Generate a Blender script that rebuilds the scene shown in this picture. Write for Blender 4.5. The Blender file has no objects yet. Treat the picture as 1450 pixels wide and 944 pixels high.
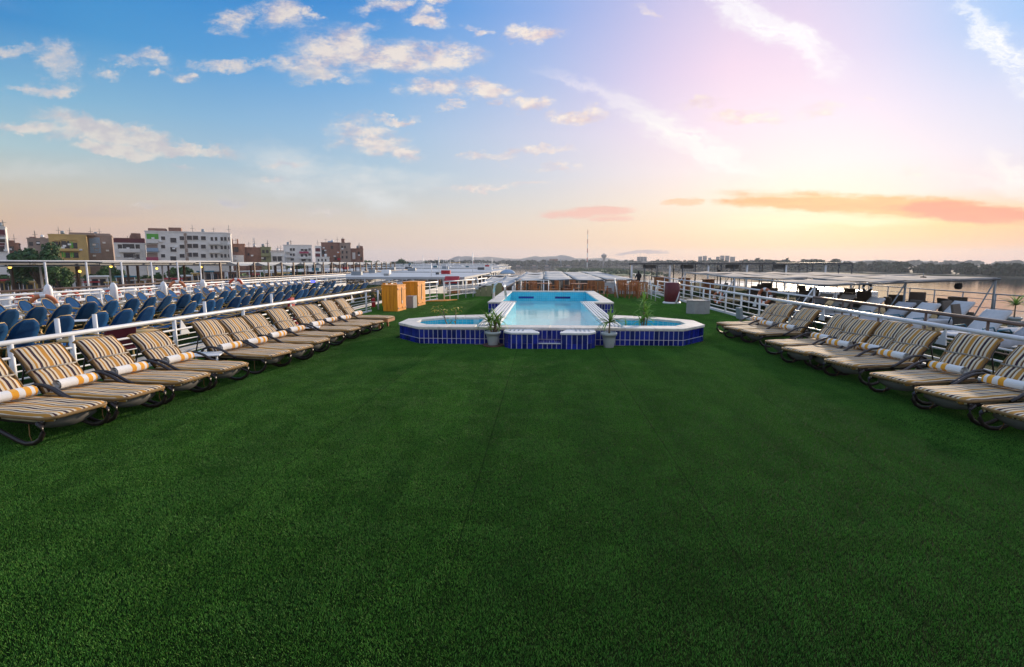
import bpy, bmesh, math, random
from mathutils import Vector, Matrix
random.seed(11)
PI = math.pi
S = bpy.context.scene
C = S.collection
R = math.radians

# ------------------------------------------------------------------ camera
CAM_H = 2.0
FPX, PITCH, YAW = 740.0, math.atan(101 / 740.0), R(3.447)
cam = bpy.data.cameras.new('camera')
cam.sensor_width = 36.0
cam.lens = FPX / 1450 * 36.0
cam.clip_start, cam.clip_end = 0.05, 30000
cam_o = bpy.data.objects.new('camera', cam)
cam_o.location = (0, 0, CAM_H)
cam_o.rotation_euler = (PI / 2 - PITCH, 0, YAW)
C.objects.link(cam_o)
S.camera = cam_o
_M = cam_o.rotation_euler.to_matrix()


def ray(px, py):
    """direction of a point of the photograph (1450 x 944), used to survey where things stand"""
    return _M @ Vector(((px - 725) / FPX, (472 - py) / FPX, -1.0))


def at_z(px, py, z):
    d = ray(px, py)
    return Vector((0, 0, CAM_H)) + d * ((z - CAM_H) / d.z)


def at_y(px, py, y):
    d = ray(px, py)
    return Vector((0, 0, CAM_H)) + d * (y / d.y)


def at_x(px, py, x):
    d = ray(px, py)
    return Vector((0, 0, CAM_H)) + d * (x / d.x)


# ------------------------------------------------------------------ colour management, render settings
S.render.engine = 'CYCLES'
S.view_settings.view_transform = 'Standard'
S.view_settings.look = 'None'
S.view_settings.exposure = 0.0
S.view_settings.gamma = 1.0
S.cycles.max_bounces = 8
S.cycles.volume_bounces = 0
S.cycles.transparent_max_bounces = 12
S.cycles.caustics_reflective = False
S.cycles.caustics_refractive = False
S.cycles.use_denoising = True


def lin(c):
    return tuple((v / 255 / 12.92) if v / 255 <= 0.04045 else ((v / 255 + 0.055) / 1.055) ** 2.4 for v in c)


# ------------------------------------------------------------------ world: a sunset sky
SUN_DIR = ray(1195, 318).normalized()
SUN_AZ = math.atan2(SUN_DIR.x, SUN_DIR.y)
SUN_EL = R(12.0)
w = bpy.data.worlds.new('World')
S.world = w
w.use_nodes = True
w.cycles.sampling_method = 'MANUAL'
w.cycles.sample_map_resolution = 512
nt = w.node_tree
nt.nodes.clear()


class NB:
    """small helper that writes node trees"""

    def __init__(s, tree):
        s.t = tree

    def n(s, typ, **kw):
        nd = s.t.nodes.new(typ)
        for k, v in kw.items():
            setattr(nd, k, v)
        return nd

    def put(s, sock, v):
        if hasattr(v, 'is_output'):
            s.t.links.new(v, sock)
        else:
            sock.default_value = v

    def math(s, op, a, b=0.0, c=0.0, clamp=False):
        nd = s.n('ShaderNodeMath', operation=op, use_clamp=clamp)
        for i, v in enumerate((a, b, c)):
            if i < len(nd.inputs):
                s.put(nd.inputs[i], v)
        return nd.outputs[0]

    def vmath(s, op, a, b=(0, 0, 0), scale=1.0):
        nd = s.n('ShaderNodeVectorMath', operation=op)
        s.put(nd.inputs[0], a)
        if op == 'SCALE':
            s.put(nd.inputs['Scale'], scale)
        elif len(nd.inputs) > 1:
            s.put(nd.inputs[1], b)
        return nd.outputs['Value'] if op in ('LENGTH', 'DOT_PRODUCT') else nd.outputs[0]

    def noise(s, vec, scale, detail=5, rough=0.55, dist=0.0, color=False):
        nd = s.n('ShaderNodeTexNoise')
        s.put(nd.inputs['Vector'], vec)
        nd.inputs['Scale'].default_value = scale
        nd.inputs['Detail'].default_value = detail
        nd.inputs['Roughness'].default_value = rough
        nd.inputs['Distortion'].default_value = dist
        return nd.outputs['Color' if color else 'Fac']

    def rng(s, v, a, b, c=0.0, d=1.0, smooth=True):
        nd = s.n('ShaderNodeMapRange', interpolation_type='SMOOTHSTEP' if smooth else 'LINEAR')
        s.put(nd.inputs[0], v)
        for i, x in enumerate((a, b, c, d)):
            s.put(nd.inputs[i + 1], x)
        return nd.outputs[0]

    def mix(s, f, a, b, mode='MIX'):
        nd = s.n('ShaderNodeMix', data_type='RGBA', blend_type=mode)
        s.put(nd.inputs['Factor'], f)
        for i, v in ((6, a), (7, b)):
            if not hasattr(v, 'is_output') and len(v) == 3:
                v = (*v, 1)
            s.put(nd.inputs[i], v)
        return nd.outputs[2]

    def ramp(s, f, stops, interp='LINEAR'):
        nd = s.n('ShaderNodeValToRGB')
        cr = nd.color_ramp
        cr.interpolation = interp
        while len(cr.elements) < len(stops):
            cr.elements.new(0.5)
        for e, (p, c) in zip(cr.elements, stops):
            e.position = p
        for e, (p, c) in zip(cr.elements, stops):
            e.color = (*c, 1) if len(c) == 3 else c
        s.put(nd.inputs[0], f)
        return nd.outputs[0]

    def mapping(s, vec, loc=(0, 0, 0), rot=(0, 0, 0), scale=(1, 1, 1), kind='POINT'):
        nd = s.n('ShaderNodeMapping', vector_type=kind)
        s.put(nd.inputs['Vector'], vec)
        nd.inputs['Location'].default_value = loc
        nd.inputs['Rotation'].default_value = rot
        nd.inputs['Scale'].default_value = scale
        return nd.outputs[0]


b = NB(nt)
gen = b.n('ShaderNodeTexCoord').outputs['Generated']
dirv = b.vmath('NORMALIZE', gen)
sep = b.n('ShaderNodeSeparateXYZ')
b.put(sep.inputs[0], dirv)
dx, dy, dz = sep.outputs
az = b.math('ARCTAN2', dx, dy)
el = b.math('ARCSINE', dz)
azf = b.math('MULTIPLY_ADD', az, 1 / (2 * PI), 0.5)
# clear-sky colours as the photograph shows them (sRGB), by column and row of the photograph
_cx = [0, 180, 360, 540, 725, 900, 1000, 1100, 1200, 1320, 1450]
_cy = [0, 100, 200, 238, 270, 310, 345, 368]
_sky = [
    [(50, 134, 200), (48, 138, 206), (44, 133, 207), (66, 144, 216), (122, 167, 231), (188, 190, 233), (220, 206, 236), (224, 210, 238), (208, 206, 240), (186, 206, 245), (136, 192, 248)],
    [(115, 175, 214), (103, 167, 215), (95, 162, 218), (113, 171, 224), (159, 188, 232), (212, 202, 237), (244, 218, 239), (250, 221, 240), (236, 219, 242), (212, 214, 245), (201, 215, 246)],
    [(173, 201, 208), (165, 197, 213), (155, 191, 219), (165, 197, 224), (201, 208, 230), (238, 224, 238), (252, 231, 242), (255, 233, 244), (253, 233, 243), (240, 229, 243), (222, 224, 243)],
    [(190, 198, 194), (182, 198, 204), (170, 196, 212), (172, 200, 219), (200, 210, 226), (240, 227, 232), (253, 234, 234), (255, 238, 235), (254, 237, 234), (243, 229, 234), (230, 224, 234)],
    [(212, 196, 176), (204, 200, 190), (194, 202, 204), (192, 205, 212), (210, 214, 220), (242, 229, 225), (254, 237, 226), (255, 243, 226), (255, 240, 226), (248, 229, 226), (238, 222, 226)],
    [(218, 186, 156), (222, 194, 170), (224, 204, 186), (222, 208, 192), (230, 217, 202), (249, 224, 196), (255, 235, 202), (255, 242, 208), (255, 232, 180), (255, 216, 148), (252, 200, 134)],
    [(220, 182, 158), (220, 186, 170), (222, 196, 180), (230, 204, 184), (239, 208, 183), (249, 210, 170), (253, 210, 160), (255, 210, 156), (255, 205, 148), (252, 197, 142), (240, 182, 136)],
    [(212, 178, 164), (208, 182, 174), (210, 188, 180), (216, 192, 184), (226, 197, 184), (239, 198, 174), (242, 196, 168), (242, 193, 163), (242, 191, 158), (236, 184, 156), (224, 174, 154)],
]


def _interp(px, py):
    def f(v, g):
        if v <= g[0]: return 0, 0.0
        for i in range(len(g) - 1):
            if v <= g[i + 1]: return i, (v - g[i]) / (g[i + 1] - g[i])
        return len(g) - 2, 1.0
    i, u = f(px, _cx)
    j, v = f(py, _cy)
    q = lambda a, bb, t: tuple(x + (y - x) * t for x, y in zip(a, bb))
    return q(q(_sky[j][i], _sky[j][i + 1], u), q(_sky[j + 1][i], _sky[j + 1][i + 1], u), v)


def _pix(a, e):
    d = _M.transposed() @ Vector((math.sin(a) * math.cos(e), math.cos(a) * math.cos(e), math.sin(e)))
    return 725 + FPX * d.x / -d.z, 472 - FPX * d.y / -d.z


_rows = []
for e in (0.0, 1.5, 3.5, 6.0, 9, 13, 18, 24):
    st = []
    back = None
    for a in (-48, -40, -32, -24, -16, -8, 0, 6, 12, 18, 24, 30, 36, 42):
        px, py = _pix(R(a), R(e))
        c = lin(_interp(px, py))
        st.append((a / 360 + 0.5, c))
        if a == -48: back = c
    far = tuple(0.25 * x + 0.25 * y + 0.5 * z for x, y, z in zip(st[0][1], st[-1][1], lin((236, 222, 222))))  # unseen sky behind the camera, lightened to lift the ambient light
    st = [(0.0, far), (60 / 360, st[0][1])] + st + [(0.5 + 75 / 360, tuple(0.5 * (x + y) for x, y in zip(st[-1][1], far))), (1.0, far)]
    _rows.append((R(e), b.ramp(azf, st)))
_rows.append((R(45), b.ramp(azf, [(0, lin((178, 194, 220))), (0.36, lin((90, 152, 210))), (0.5, lin((130, 172, 228))), (0.6, lin((196, 202, 238))), (0.75, lin((170, 194, 232))), (1, lin((178, 194, 220)))])))
_rows.append((R(88), b.ramp(azf, [(0, lin((158, 184, 224))), (1, lin((158, 184, 224)))])))  # overhead sky out of view, raised to add fill light
col = _rows[0][1]
for (e0, _c0), (e1, c1) in zip(_rows[:-1], _rows[1:]):
    col = b.mix(b.rng(el, e0, e1, smooth=False), col, c1)

# clouds: each has its own bearing, height, size and tilt in the sky
inv_y = b.math('DIVIDE', 1.0, b.math('MAXIMUM', dy, 0.05))
cmb = b.n('ShaderNodeCombineXYZ')
b.put(cmb.inputs[0], b.math('MULTIPLY', dx, inv_y))
b.put(cmb.inputs[1], b.math('MULTIPLY', dz, inv_y))
g = cmb.outputs[0]
ahead = b.rng(dy, 0.15, 0.4)


def gpos(px, py):
    d = ray(px, py)
    return Vector((d.x / d.y, d.z / d.y, 0))


def ellipse(vec, px, py, rx, ry, rot):
    c = gpos(px, py)
    t = R(rot)
    ex = gpos(px + rx * math.cos(t), py - rx * math.sin(t)) - c
    ey = gpos(px - ry * math.sin(t), py - ry * math.cos(t)) - c
    return b.mapping(vec, loc=c, rot=(0, 0, math.atan2(ex.y, ex.x)), scale=(ex.length, ey.length, 1), kind='TEXTURE')


def after(vec, prev):
    """the same vector, but evaluated once prev is known (keeps the shader's stack small)"""
    nd = b.n('ShaderNodeVectorMath', operation='MULTIPLY_ADD')
    b.put(nd.inputs[0], prev)
    nd.inputs[1].default_value = (1e-7, 1e-7, 1e-7)
    b.put(nd.inputs[2], vec)
    return nd.outputs[0]


def mask(vec, items):
    tot = None
    for it in items:
        px, py, rx, ry, rot, wt = it
        v = vec if tot is None else after(vec, tot)
        l = b.vmath('LENGTH', ellipse(v, px, py, rx * 1.45, ry * 1.5, rot))
        m = b.rng(l, 1.0, 0.1, 0.0, wt)
        tot = m if tot is None else b.math('MAXIMUM', tot, m)
    return tot


wob = b.noise(b.mapping(g, scale=(1, 1.8, 1)), 10, 5, 0.70, color=True)
wob = b.vmath('SUBTRACT', wob, (0.5, 0.5, 0.5))
gw = b.vmath('ADD', g, b.vmath('MULTIPLY', wob, (0.15, 0.075, 0)))
flat = b.mapping(g, scale=(1, 2.0, 1))
f1 = b.noise(flat, 16, 7, 0.72)
f2 = b.noise(b.mapping(g, loc=(0.02, -0.03, 0), scale=(1, 2.0, 1)), 18, 3, 0.6)
puffs = [
    (480, 72, 72, 38, -8, 1.0), (555, 82, 85, 26, -4, 1.0), (632, 80, 58, 17, -3, .9), (428, 84, 40, 18, 10, .85), (465, 113, 34, 9, 0, .7),
    (400, 20, 48, 24, 0, 1.0), (330, 30, 26, 17, 20, .8), (446, 13, 13, 9, 0, .7), (545, 4, 40, 10, 10, .8), (605, 26, 36, 14, -18, .95), (612, 3, 30, 8, 0, .8),
    (757, 45, 44, 14, -4, 1.0), (733, 53, 30, 8, 0, .7), (672, 40, 20, 7, 0, .7), (520, 34, 26, 9, 0, .5), (620, 124, 46, 14, 8, .95), (690, 126, 42, 12, -10, .9), (640, 145, 26, 6, 10, .8),
    (562, 127, 22, 6, 0, .6), (752, 147, 30, 12, 0, .95), (706, 145, 16, 7, 0, .7), (815, 163, 42, 12, 6, .85), (1060, 165, 56, 11, 0, .75),
    (1160, 155, 46, 9, 5, .6), (995, 146, 30, 9, 0, .6), (525, 196, 62, 22, -12, 1.0), (500, 184, 36, 16, 15, .9), (562, 216, 36, 10, -10, .85), (560, 171, 36, 5, 2, .7),
    (90, 84, 38, 27, -10, .72), (110, 96, 24, 12, 0, .55), (18, 72, 40, 10, 0, .58), (218, 82, 32, 12, -12, .75), (182, 86, 30, 8, -10, .6), (153, 101, 17, 10, 0, .7),
    (258, 107, 17, 9, 0, .72), (320, 95, 46, 9, 0, .66), (375, 93, 50, 5, 0, .5), (58, 125, 58, 10, 6, .62), (225, 104, 18, 6, 0, .6),
    (405, 228, 48, 6, 3, .6), (385, 251, 36, 5, 0, .55), (258, 237, 24, 5, 0, .55), (332, 290, 26, 10, -20, .55), (212, 290, 36, 5, 0, .45), (455, 303, 36, 6, 5, .5),
    (700, 218, 50, 8, 5, .66), (772, 215, 46, 5, 0, .62), (690, 264, 95, 6, 3, .72), (780, 234, 46, 4, -4, .5), (885, 262, 26, 3, 0, .45), (1300, 241, 26, 3, 0, .6), (1250, 133, 12, 3, 0, .6), (915, 18, 30, 7, -25, .5),
]
mA = mask(after(gw, col), puffs)
dA = b.rng(b.math('MULTIPLY', mA, b.math('MULTIPLY_ADD', f1, 3.4, -0.80)), 0.03, 1.0)
dA = b.math('MULTIPLY', dA, ahead)
lit = b.math('MULTIPLY_ADD', b.math('SUBTRACT', f1, f2), 3.2, 0.62, clamp=True)
warm = b.rng(az, R(-45), R(12))
cl_lit = b.mix(warm, lin((222, 214, 210)), lin((255, 240, 226)))
cl_shade = b.mix(warm, lin((178, 184, 204)), lin((224, 196, 198)))
colA = b.mix(lit, cl_shade, cl_lit)
veil = mask(after(gw, colA), [(515, 266, 85, 24, -22, .95), (420, 232, 80, 26, -10, .75), (570, 256, 80, 16, 5, .6), (420, 262, 100, 16, -4, .55), (60, 240, 120, 14, 0, .3)])
fv = b.noise(b.mapping(g, rot=(0, 0, R(-20)), scale=(1, 3, 1)), 9, 4, 0.6)
col = b.mix(b.math('MULTIPLY', b.math('MULTIPLY', veil, ahead), b.rng(fv, 0.22, 0.66, 0.15, 0.95)), col, lin((224, 226, 226)))
soft = mask(after(gw, col), [(150, 184, 115, 21, -14, 1.0), (245, 211, 100, 11, -3, 1.0), (35, 180, 62, 12, -6, .9), (105, 186, 60, 12, 10, .7), (165, 212, 74, 12, -6, 1.0), (100, 166, 70, 12, -18, .6),
                             (85, 86, 44, 28, -14, .55), (20, 72, 44, 12, 0, .5), (60, 126, 66, 9, 5, .5), (340, 95, 80, 9, 0, .5), (440, 100, 60, 22, -6, .6)])
dS = b.rng(b.math('MULTIPLY', soft, b.math('MULTIPLY_ADD', f1, 1.5, 0.12)), 0.12, 0.72, 0.0, 0.88)
col = b.mix(b.math('MULTIPLY', dS, ahead), col, b.mix(b.rng(f2, 0.35, 0.62), lin((204, 198, 202)), lin((228, 220, 212))))
# high ice cloud streaks, combed along their own direction
for (px, py, rx, ry, rot, wt, c) in [
    (1100, 44, 165, 36, -30, 1.0, (255, 253, 255)), (1130, 70, 90, 22, -40, .8, (255, 252, 255)), (1030, 0, 110, 24, -20, .8, (252, 248, 254)), (960, 186, 150, 30, -26, 1.0, (255, 251, 248)),
    (850, 134, 130, 13, -22, .65, (242, 234, 244)), (1420, 70, 120, 30, -52, 1.0, (250, 252, 255)), (1385, 30, 90, 14, -60, .7, (244, 248, 255)),
        (1435, 250, 80, 34, -30, .9, (253, 248, 244)), (1400, 262, 90, 12, -18, .5, (250, 242, 240)), (1010, 222, 110, 20, -18, .7, (255, 250, 246))]:
    loc = ellipse(after(gw, col), px, py, rx, ry, rot)
    l = b.rng(b.vmath('LENGTH', loc), 1.0, 0.0)
    st = b.noise(b.mapping(loc, loc=(px * .01, py * .02, 0), scale=(0.55, 2.2, 1)), 1.9, 4, 0.68)
    d = b.math('MULTIPLY', b.math('MULTIPLY', l, ahead), b.rng(st, 0.25, 0.60, 0.22, 1.0))
    col = b.mix(b.math('MULTIPLY', d, wt, clamp=True), col, lin(c))
col = b.mix(b.math('MULTIPLY', dA, 0.94), col, colA)
# low sunset bars
fl = b.noise(b.mapping(g, scale=(1, 7, 1)), 8, 5, 0.62)
gl = b.vmath('ADD', g, b.vmath('MULTIPLY', wob, (0.14, 0.026, 0)))
for items, c0, c1, k in [
    ([(1240, 289, 225, 17, -3, 1.0), (1120, 284, 120, 11, 2, .9)], (255, 206, 136), (247, 158, 112), 0.97),
    ([(1375, 301, 120, 16, -4, 1.0), (1460, 306, 70, 10, 0, .8)], (250, 164, 124), (232, 134, 122), 0.95),
    ([(835, 300, 76, 9, 3, .8), (860, 308, 50, 8, 0, .6)], (250, 200, 180), (240, 176, 166), 0.8),
    ([(965, 286, 34, 6, 0, .9)], (252, 210, 168), (248, 190, 150), 0.8),
    ([(1180, 312, 190, 9, -1, .6), (1060, 320, 130, 8, 0, .4)], (255, 247, 216), (255, 238, 192), 0.7),
    ([(910, 357.5, 40, 3.4, 3, .85)], (172, 148, 150), (160, 138, 146), 0.9),
    ([(150, 300, 160, 12, 2, .5), (350, 330, 220, 14, -3, .5)], (204, 184, 178), (196, 176, 176), 0.5)]:
    m = mask(after(gl, col), items)
    d = b.rng(b.math('MULTIPLY', m, b.math('MULTIPLY_ADD', fl, 2.0, -0.1)), 0.12, 0.66)
    d = b.math('MULTIPLY', b.math('MULTIPLY', d, ahead), k)
    col = b.mix(d, col, b.mix(fl, lin(c0), lin(c1)))
# loose cloud goes on over the unseen sky, brightened to lift the ambient light
over = b.n('ShaderNodeCombineXYZ')
izz = b.math('DIVIDE', 1.0, b.math('ADD', b.math('MAXIMUM', dz, 0.0), 0.12))
b.put(over.inputs[0], b.math('MULTIPLY', dx, izz))
b.put(over.inputs[1], b.math('MULTIPLY', dy, izz))
fo = b.noise(over.outputs[0], 1.6, 5, 0.6)
rest = b.math('MULTIPLY', b.rng(fo, 0.47, 0.66, 0.0, 0.85), b.rng(dy, 0.72, 0.40))
col = b.mix(b.math('MULTIPLY', rest, b.rng(dz, 0.0, 0.12)), col, lin((242, 234, 234)))
# ground side of the dome
col = b.mix(b.rng(dz, -0.004, -0.03), col, lin((110, 105, 105)))
sky = b.n('ShaderNodeTexSky', sky_type='NISHITA', sun_disc=False)
sky.sun_elevation = SUN_EL
sky.sun_rotation = SUN_AZ
sky.altitude = 80
sky.air_density, sky.dust_density, sky.ozone_density = 1.0, 1.5, 1.5
col = b.mix(0.04, b.vmath('SCALE', col, scale=10.2), sky.outputs[0])
bg = b.n('ShaderNodeBackground')
bg.inputs['Strength'].default_value = 0.1
b.put(bg.inputs['Color'], col)
wo = b.n('ShaderNodeOutputWorld')
nt.links.new(bg.outputs[0], wo.inputs[0])

# ------------------------------------------------------------------ sun, low on the right behind thin cloud
sl = bpy.data.lights.new('sun', 'SUN')
sl.energy = 5.0
sl.angle = R(3)
sl.color = (1.0, 0.80, 0.58)
so = bpy.data.objects.new('sun', sl)
sd = Vector((math.sin(SUN_AZ) * math.cos(SUN_EL), math.cos(SUN_AZ) * math.cos(SUN_EL), math.sin(SUN_EL)))
so.rotation_euler = sd.to_track_quat('Z', 'Y').to_euler()
so.location = sd * 200
C.objects.link(so)

# ------------------------------------------------------------------ building blocks


class MB:
    """collects shapes that become ONE mesh object"""

    def __init__(s):
        s.v, s.f, s.sm, s.mi = [], [], [], []

    def add(s, vs, fs, smooth=False, mi=0):
        o = len(s.v)
        s.v += [tuple(p) for p in vs]
        s.f += [tuple(i + o for i in f) for f in fs]
        s.sm += [smooth] * len(fs)
        s.mi += [mi] * len(fs)
        return s

    def box(s, x0, x1, y0, y1, z0, z1, m=None, mi=0):
        vs = [Vector((x, y, z)) for z in (z0, z1) for y in (y0, y1) for x in (x0, x1)]
        if m is not None: vs = [m @ p for p in vs]
        return s.add(vs, [(0, 2, 3, 1), (4, 5, 7, 6), (0, 1, 5, 4), (2, 6, 7, 3), (0, 4, 6, 2), (1, 3, 7, 5)], mi=mi)

    def cbox(s, c, d, rz=0.0, rx=0.0, ry=0.0, mi=0):
        m = Matrix.Translation(c) @ Matrix.Rotation(rz, 4, 'Z') @ Matrix.Rotation(ry, 4, 'Y') @ Matrix.Rotation(rx, 4, 'X')
        return s.box(-d[0] / 2, d[0] / 2, -d[1] / 2, d[1] / 2, -d[2] / 2, d[2] / 2, m, mi)

    def tube(s, pts, r, n=8, closed=False, cap=True, ry=None, mi=0):
        """swept bar; r number or list; ry: second radius (along the frame's up) for flat bars"""
        pts = [Vector(p) for p in pts]
        k = len(pts)
        rs = r if isinstance(r, (list, tuple)) else [r] * k
        vs, fs = [], []
        up = Vector((0, 0, 1))
        for i, p in enumerate(pts):
            a = pts[(i - 1) % k] if (closed or i > 0) else p
            c = pts[(i + 1) % k] if (closed or i < k - 1) else p
            t = (c - a).normalized()
            u = up if abs(t.z) < 0.96 else Vector((0, 1, 0))
            x = t.cross(u).normalized()
            y = x.cross(t).normalized()
            for j in range(n):
                q = 2 * PI * j / n
                vs.append(p + x * math.cos(q) * rs[i] + y * math.sin(q) * (rs[i] if ry is None else ry))
        for i in range(k if closed else k - 1):
            for j in range(n):
                i2, j2 = (i + 1) % k, (j + 1) % n
                fs.append((i * n + j, i * n + j2, i2 * n + j2, i2 * n + j))
        if cap and not closed:
            fs.append(tuple(range(n))[::-1])
            fs.append(tuple((k - 1) * n + j for j in range(n)))
        return s.add(vs, fs, n > 4, mi)

    def prism(s, poly, z0, z1, mi=0):
        n = len(poly)
        vs = [(x, y, z0) for x, y in poly] + [(x, y, z1) for x, y in poly]
        fs = [tuple(range(n))[::-1], tuple(range(n, 2 * n))] + [(i, (i + 1) % n, n + (i + 1) % n, n + i) for i in range(n)]
        return s.add(vs, fs, mi=mi)

    def lathe(s, prof, n=20, c=(0, 0, 0), smooth=True, mi=0):
        vs, fs = [], []
        for r, z in prof:
            for j in range(n):
                q = 2 * PI * j / n
                vs.append((c[0] + r * math.cos(q), c[1] + r * math.sin(q), c[2] + z))
        for i in range(len(prof) - 1):
            for j in range(n):
                j2 = (j + 1) % n
                fs.append((i * n + j, i * n + j2, (i + 1) * n + j2, (i + 1) * n + j))
        if prof[0][0] > 1e-4: fs.append(tuple(range(n))[::-1])
        if prof[-1][0] > 1e-4: fs.append(tuple((len(prof) - 1) * n + j for j in range(n)))
        return s.add(vs, fs, smooth, mi)

    def grid(s, rows, smooth=True, th=None, mi=0):
        """rows of points; th: thickness downwards along -z or along a vector"""
        h, wd = len(rows), len(rows[0])
        vs = [Vector(p) for r in rows for p in r]
        fs = [(i * wd + j, i * wd + j + 1, (i + 1) * wd + j + 1, (i + 1) * wd + j) for i in range(h - 1) for j in range(wd - 1)]
        if th is not None:
            t = Vector(th)
            o = len(vs)
            vs += [p + t for p in vs]
            fs += [tuple(reversed([q + o for q in f])) for f in fs]
            rim = [j for j in range(wd)] + [i * wd + wd - 1 for i in range(1, h)] + [(h - 1) * wd + j for j in range(wd - 2, -1, -1)] + [i * wd for i in range(h - 2, 0, -1)]
            for a, c in zip(rim, rim[1:] + rim[:1]):
                fs.append((a, a + o, c + o, c))
        return s.add(vs, fs, smooth, mi)

    def mesh(s, name, mats, bevel=0.0, seg=1, fix=True):
        me = bpy.data.meshes.new(name)
        me.from_pydata(s.v, [], s.f)
        for m in (mats if isinstance(mats, (list, tuple)) else [mats]): me.materials.append(m)
        me.polygons.foreach_set('use_smooth', s.sm)
        me.polygons.foreach_set('material_index', s.mi)
        if bevel or fix:
            bm = bmesh.new()
            bm.from_mesh(me)
            if fix: bmesh.ops.recalc_face_normals(bm, faces=bm.faces)
            if bevel:
                es = [e for e in bm.edges if len(e.link_faces) == 2 and e.calc_face_angle(0) > 0.6]
                bmesh.ops.bevel(bm, geom=es, offset=bevel, segments=seg, affect='EDGES', profile=0.6)
            bm.to_mesh(me)
            bm.free()
        me.update()
        return me

    def build(s, name, mats, parent=None, bevel=0.0, seg=1, loc=None, rotz=None, fix=True):
        return link(name, s.mesh(name, mats, bevel, seg, fix), parent, loc, rotz)


def link(name, me, parent=None, loc=None, rotz=None, rot=None, scale=None):
    o = bpy.data.objects.new(name, me)
    C.objects.link(o)
    if parent is not None: o.parent = parent
    if loc is not None: o.location = loc
    if rotz is not None: o.rotation_euler = (0, 0, rotz)
    if rot is not None: o.rotation_euler = rot
    if scale is not None: o.scale = scale
    return o


def tag(o, label, cat, group=None):
    o['label'], o['category'] = label, cat
    if group: o['group'] = group
    return o


def thing(name, label, cat, loc=(0, 0, 0), rotz=0.0, group=None):
    o = bpy.data.objects.new(name, None)
    o.empty_display_size = 0.2
    C.objects.link(o)
    o.location = loc
    o.rotation_euler = (0, 0, rotz)
    return tag(o, label, cat, group)


def structure(o):
    o['kind'] = 'structure'
    return o


def stuff(o):
    o['kind'] = 'stuff'
    return o


def dup(root, loc, rotz, label, group=None):
    r = root.copy()
    C.objects.link(r)
    r.location = loc
    r.rotation_euler = (0, 0, rotz)
    r['label'] = label
    if group: r['group'] = group
    for ch in list(root.children):
        c = ch.copy()
        C.objects.link(c)
        c.parent = r
        for gc in list(ch.children):
            d = gc.copy()
            C.objects.link(d)
            d.parent = c
    return r


ORD = ['nearest', 'second', 'third', 'fourth', 'fifth', 'sixth', 'seventh', 'eighth', 'ninth', 'tenth', 'eleventh', 'twelfth', 'thirteenth', 'fourteenth', 'fifteenth', 'sixteenth',
       'seventeenth', 'eighteenth', 'nineteenth', 'twentieth', 'twenty-first', 'twenty-second', 'twenty-third', 'twenty-fourth', 'twenty-fifth', 'twenty-sixth', 'twenty-seventh', 'twenty-eighth', 'twenty-ninth', 'thirtieth']

# ------------------------------------------------------------------ materials


def material(name, colr, rough=0.6, var=0.12, scale=6.0, metal=0.0, bump=0.0, bscale=40.0, emit=None, spec=None, dirt=None, sheen=0.0, stretch=(1, 1, 1), rand=0.0):
    m = bpy.data.materials.new(name)
    m.use_nodes = True
    t = m.node_tree
    q = NB(t)
    p = t.nodes['Principled BSDF']
    co = q.n('ShaderNodeTexCoord').outputs['Object']
    co = q.mapping(co, scale=stretch)
    f = q.noise(co, scale, 4, 0.6)
    lo = tuple(max(0, c * (1 - var)) for c in colr)
    hi = tuple(min(1, c * (1 + var)) for c in colr)
    c = q.ramp(f, [(0.3, lo), (0.7, hi)])
    if dirt:
        c = q.mix(q.rng(q.noise(co, scale * 0.45, 5, 0.7), 0.52, 0.75, 0, dirt[1]), c, dirt[0])
    if rand:
        oi = q.n('ShaderNodeObjectInfo').outputs['Random']
        c = q.mix(1.0, c, q.ramp(oi, [(0, (1 - rand,) * 3), (1, (1 + rand,) * 3)]), 'MULTIPLY')
    q.put(p.inputs['Base Color'], c)
    p.inputs['Roughness'].default_value = rough
    p.inputs['Metallic'].default_value = metal
    if spec is not None: p.inputs['Specular IOR Level'].default_value = spec
    if sheen:
        p.inputs['Sheen Weight'].default_value = sheen
        p.inputs['Sheen Roughness'].default_value = 0.5
    if bump:
        bn = q.n('ShaderNodeBump')
        bn.inputs['Strength'].default_value = bump
        bn.inputs['Distance'].default_value = 0.02
        q.put(bn.inputs['Height'], q.noise(co, bscale, 5, 0.6))
        q.put(p.inputs['Normal'], bn.outputs[0])
    if emit:
        p.inputs['Emission Color'].default_value = (*emit[0], 1)
        p.inputs['Emission Strength'].default_value = emit[1]
    return m


M = {}
M['white'] = material('white paint', (.82, .83, .84), .38, .06, 3, dirt=((.50, .34, .22), .4))
M['white2'] = material('white plastic', (.84, .84, .83), .45, .05, 4)
M['chrome'] = material('chrome', (.75, .76, .78), .12, .04, 4, metal=1.0)
M['grout'] = material('tile grout', (.86, .84, .86), .8, .12, 20, bump=.2, dirt=((.5, .47, .43), .55))
M['tile'] = material('cobalt glazed tile', (.012, .020, .235), .12, .25, 9, rand=.5)
M['stone'] = material('pale coping stone', (.74, .69, .62), .7, .14, 9, bump=.25, bscale=60, dirt=((.35, .31, .27), .5), rand=.08)
M['stone2'] = material('grey white step stone', (.72, .73, .72), .6, .10, 9, bump=.2, dirt=((.4, .38, .36), .4))
M['plastic'] = material('dark brown resin', (.026, .018, .017), .42, .2, 12)
M['grey_resin'] = material('grey resin panel', (.13, .125, .12), .55, .15, 8)
M['blue_mesh'] = material('blue sling mesh', (.008, .070, .20), .8, .22, 5, bump=.3, bscale=260, rand=.3, spec=.15)
M['bronze'] = material('bronze tube', (.56, .36, .11), .4, .25, 9, metal=.2)
M['strap'] = material('grey strap', (.32, .29, .25), .7, .15, 20)
M['wood'] = material('orange varnished wood', (.90, .31, .006), .5, .2, 3.0, bump=.15, bscale=30, stretch=(6, 6, .7), rand=.12)
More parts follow.
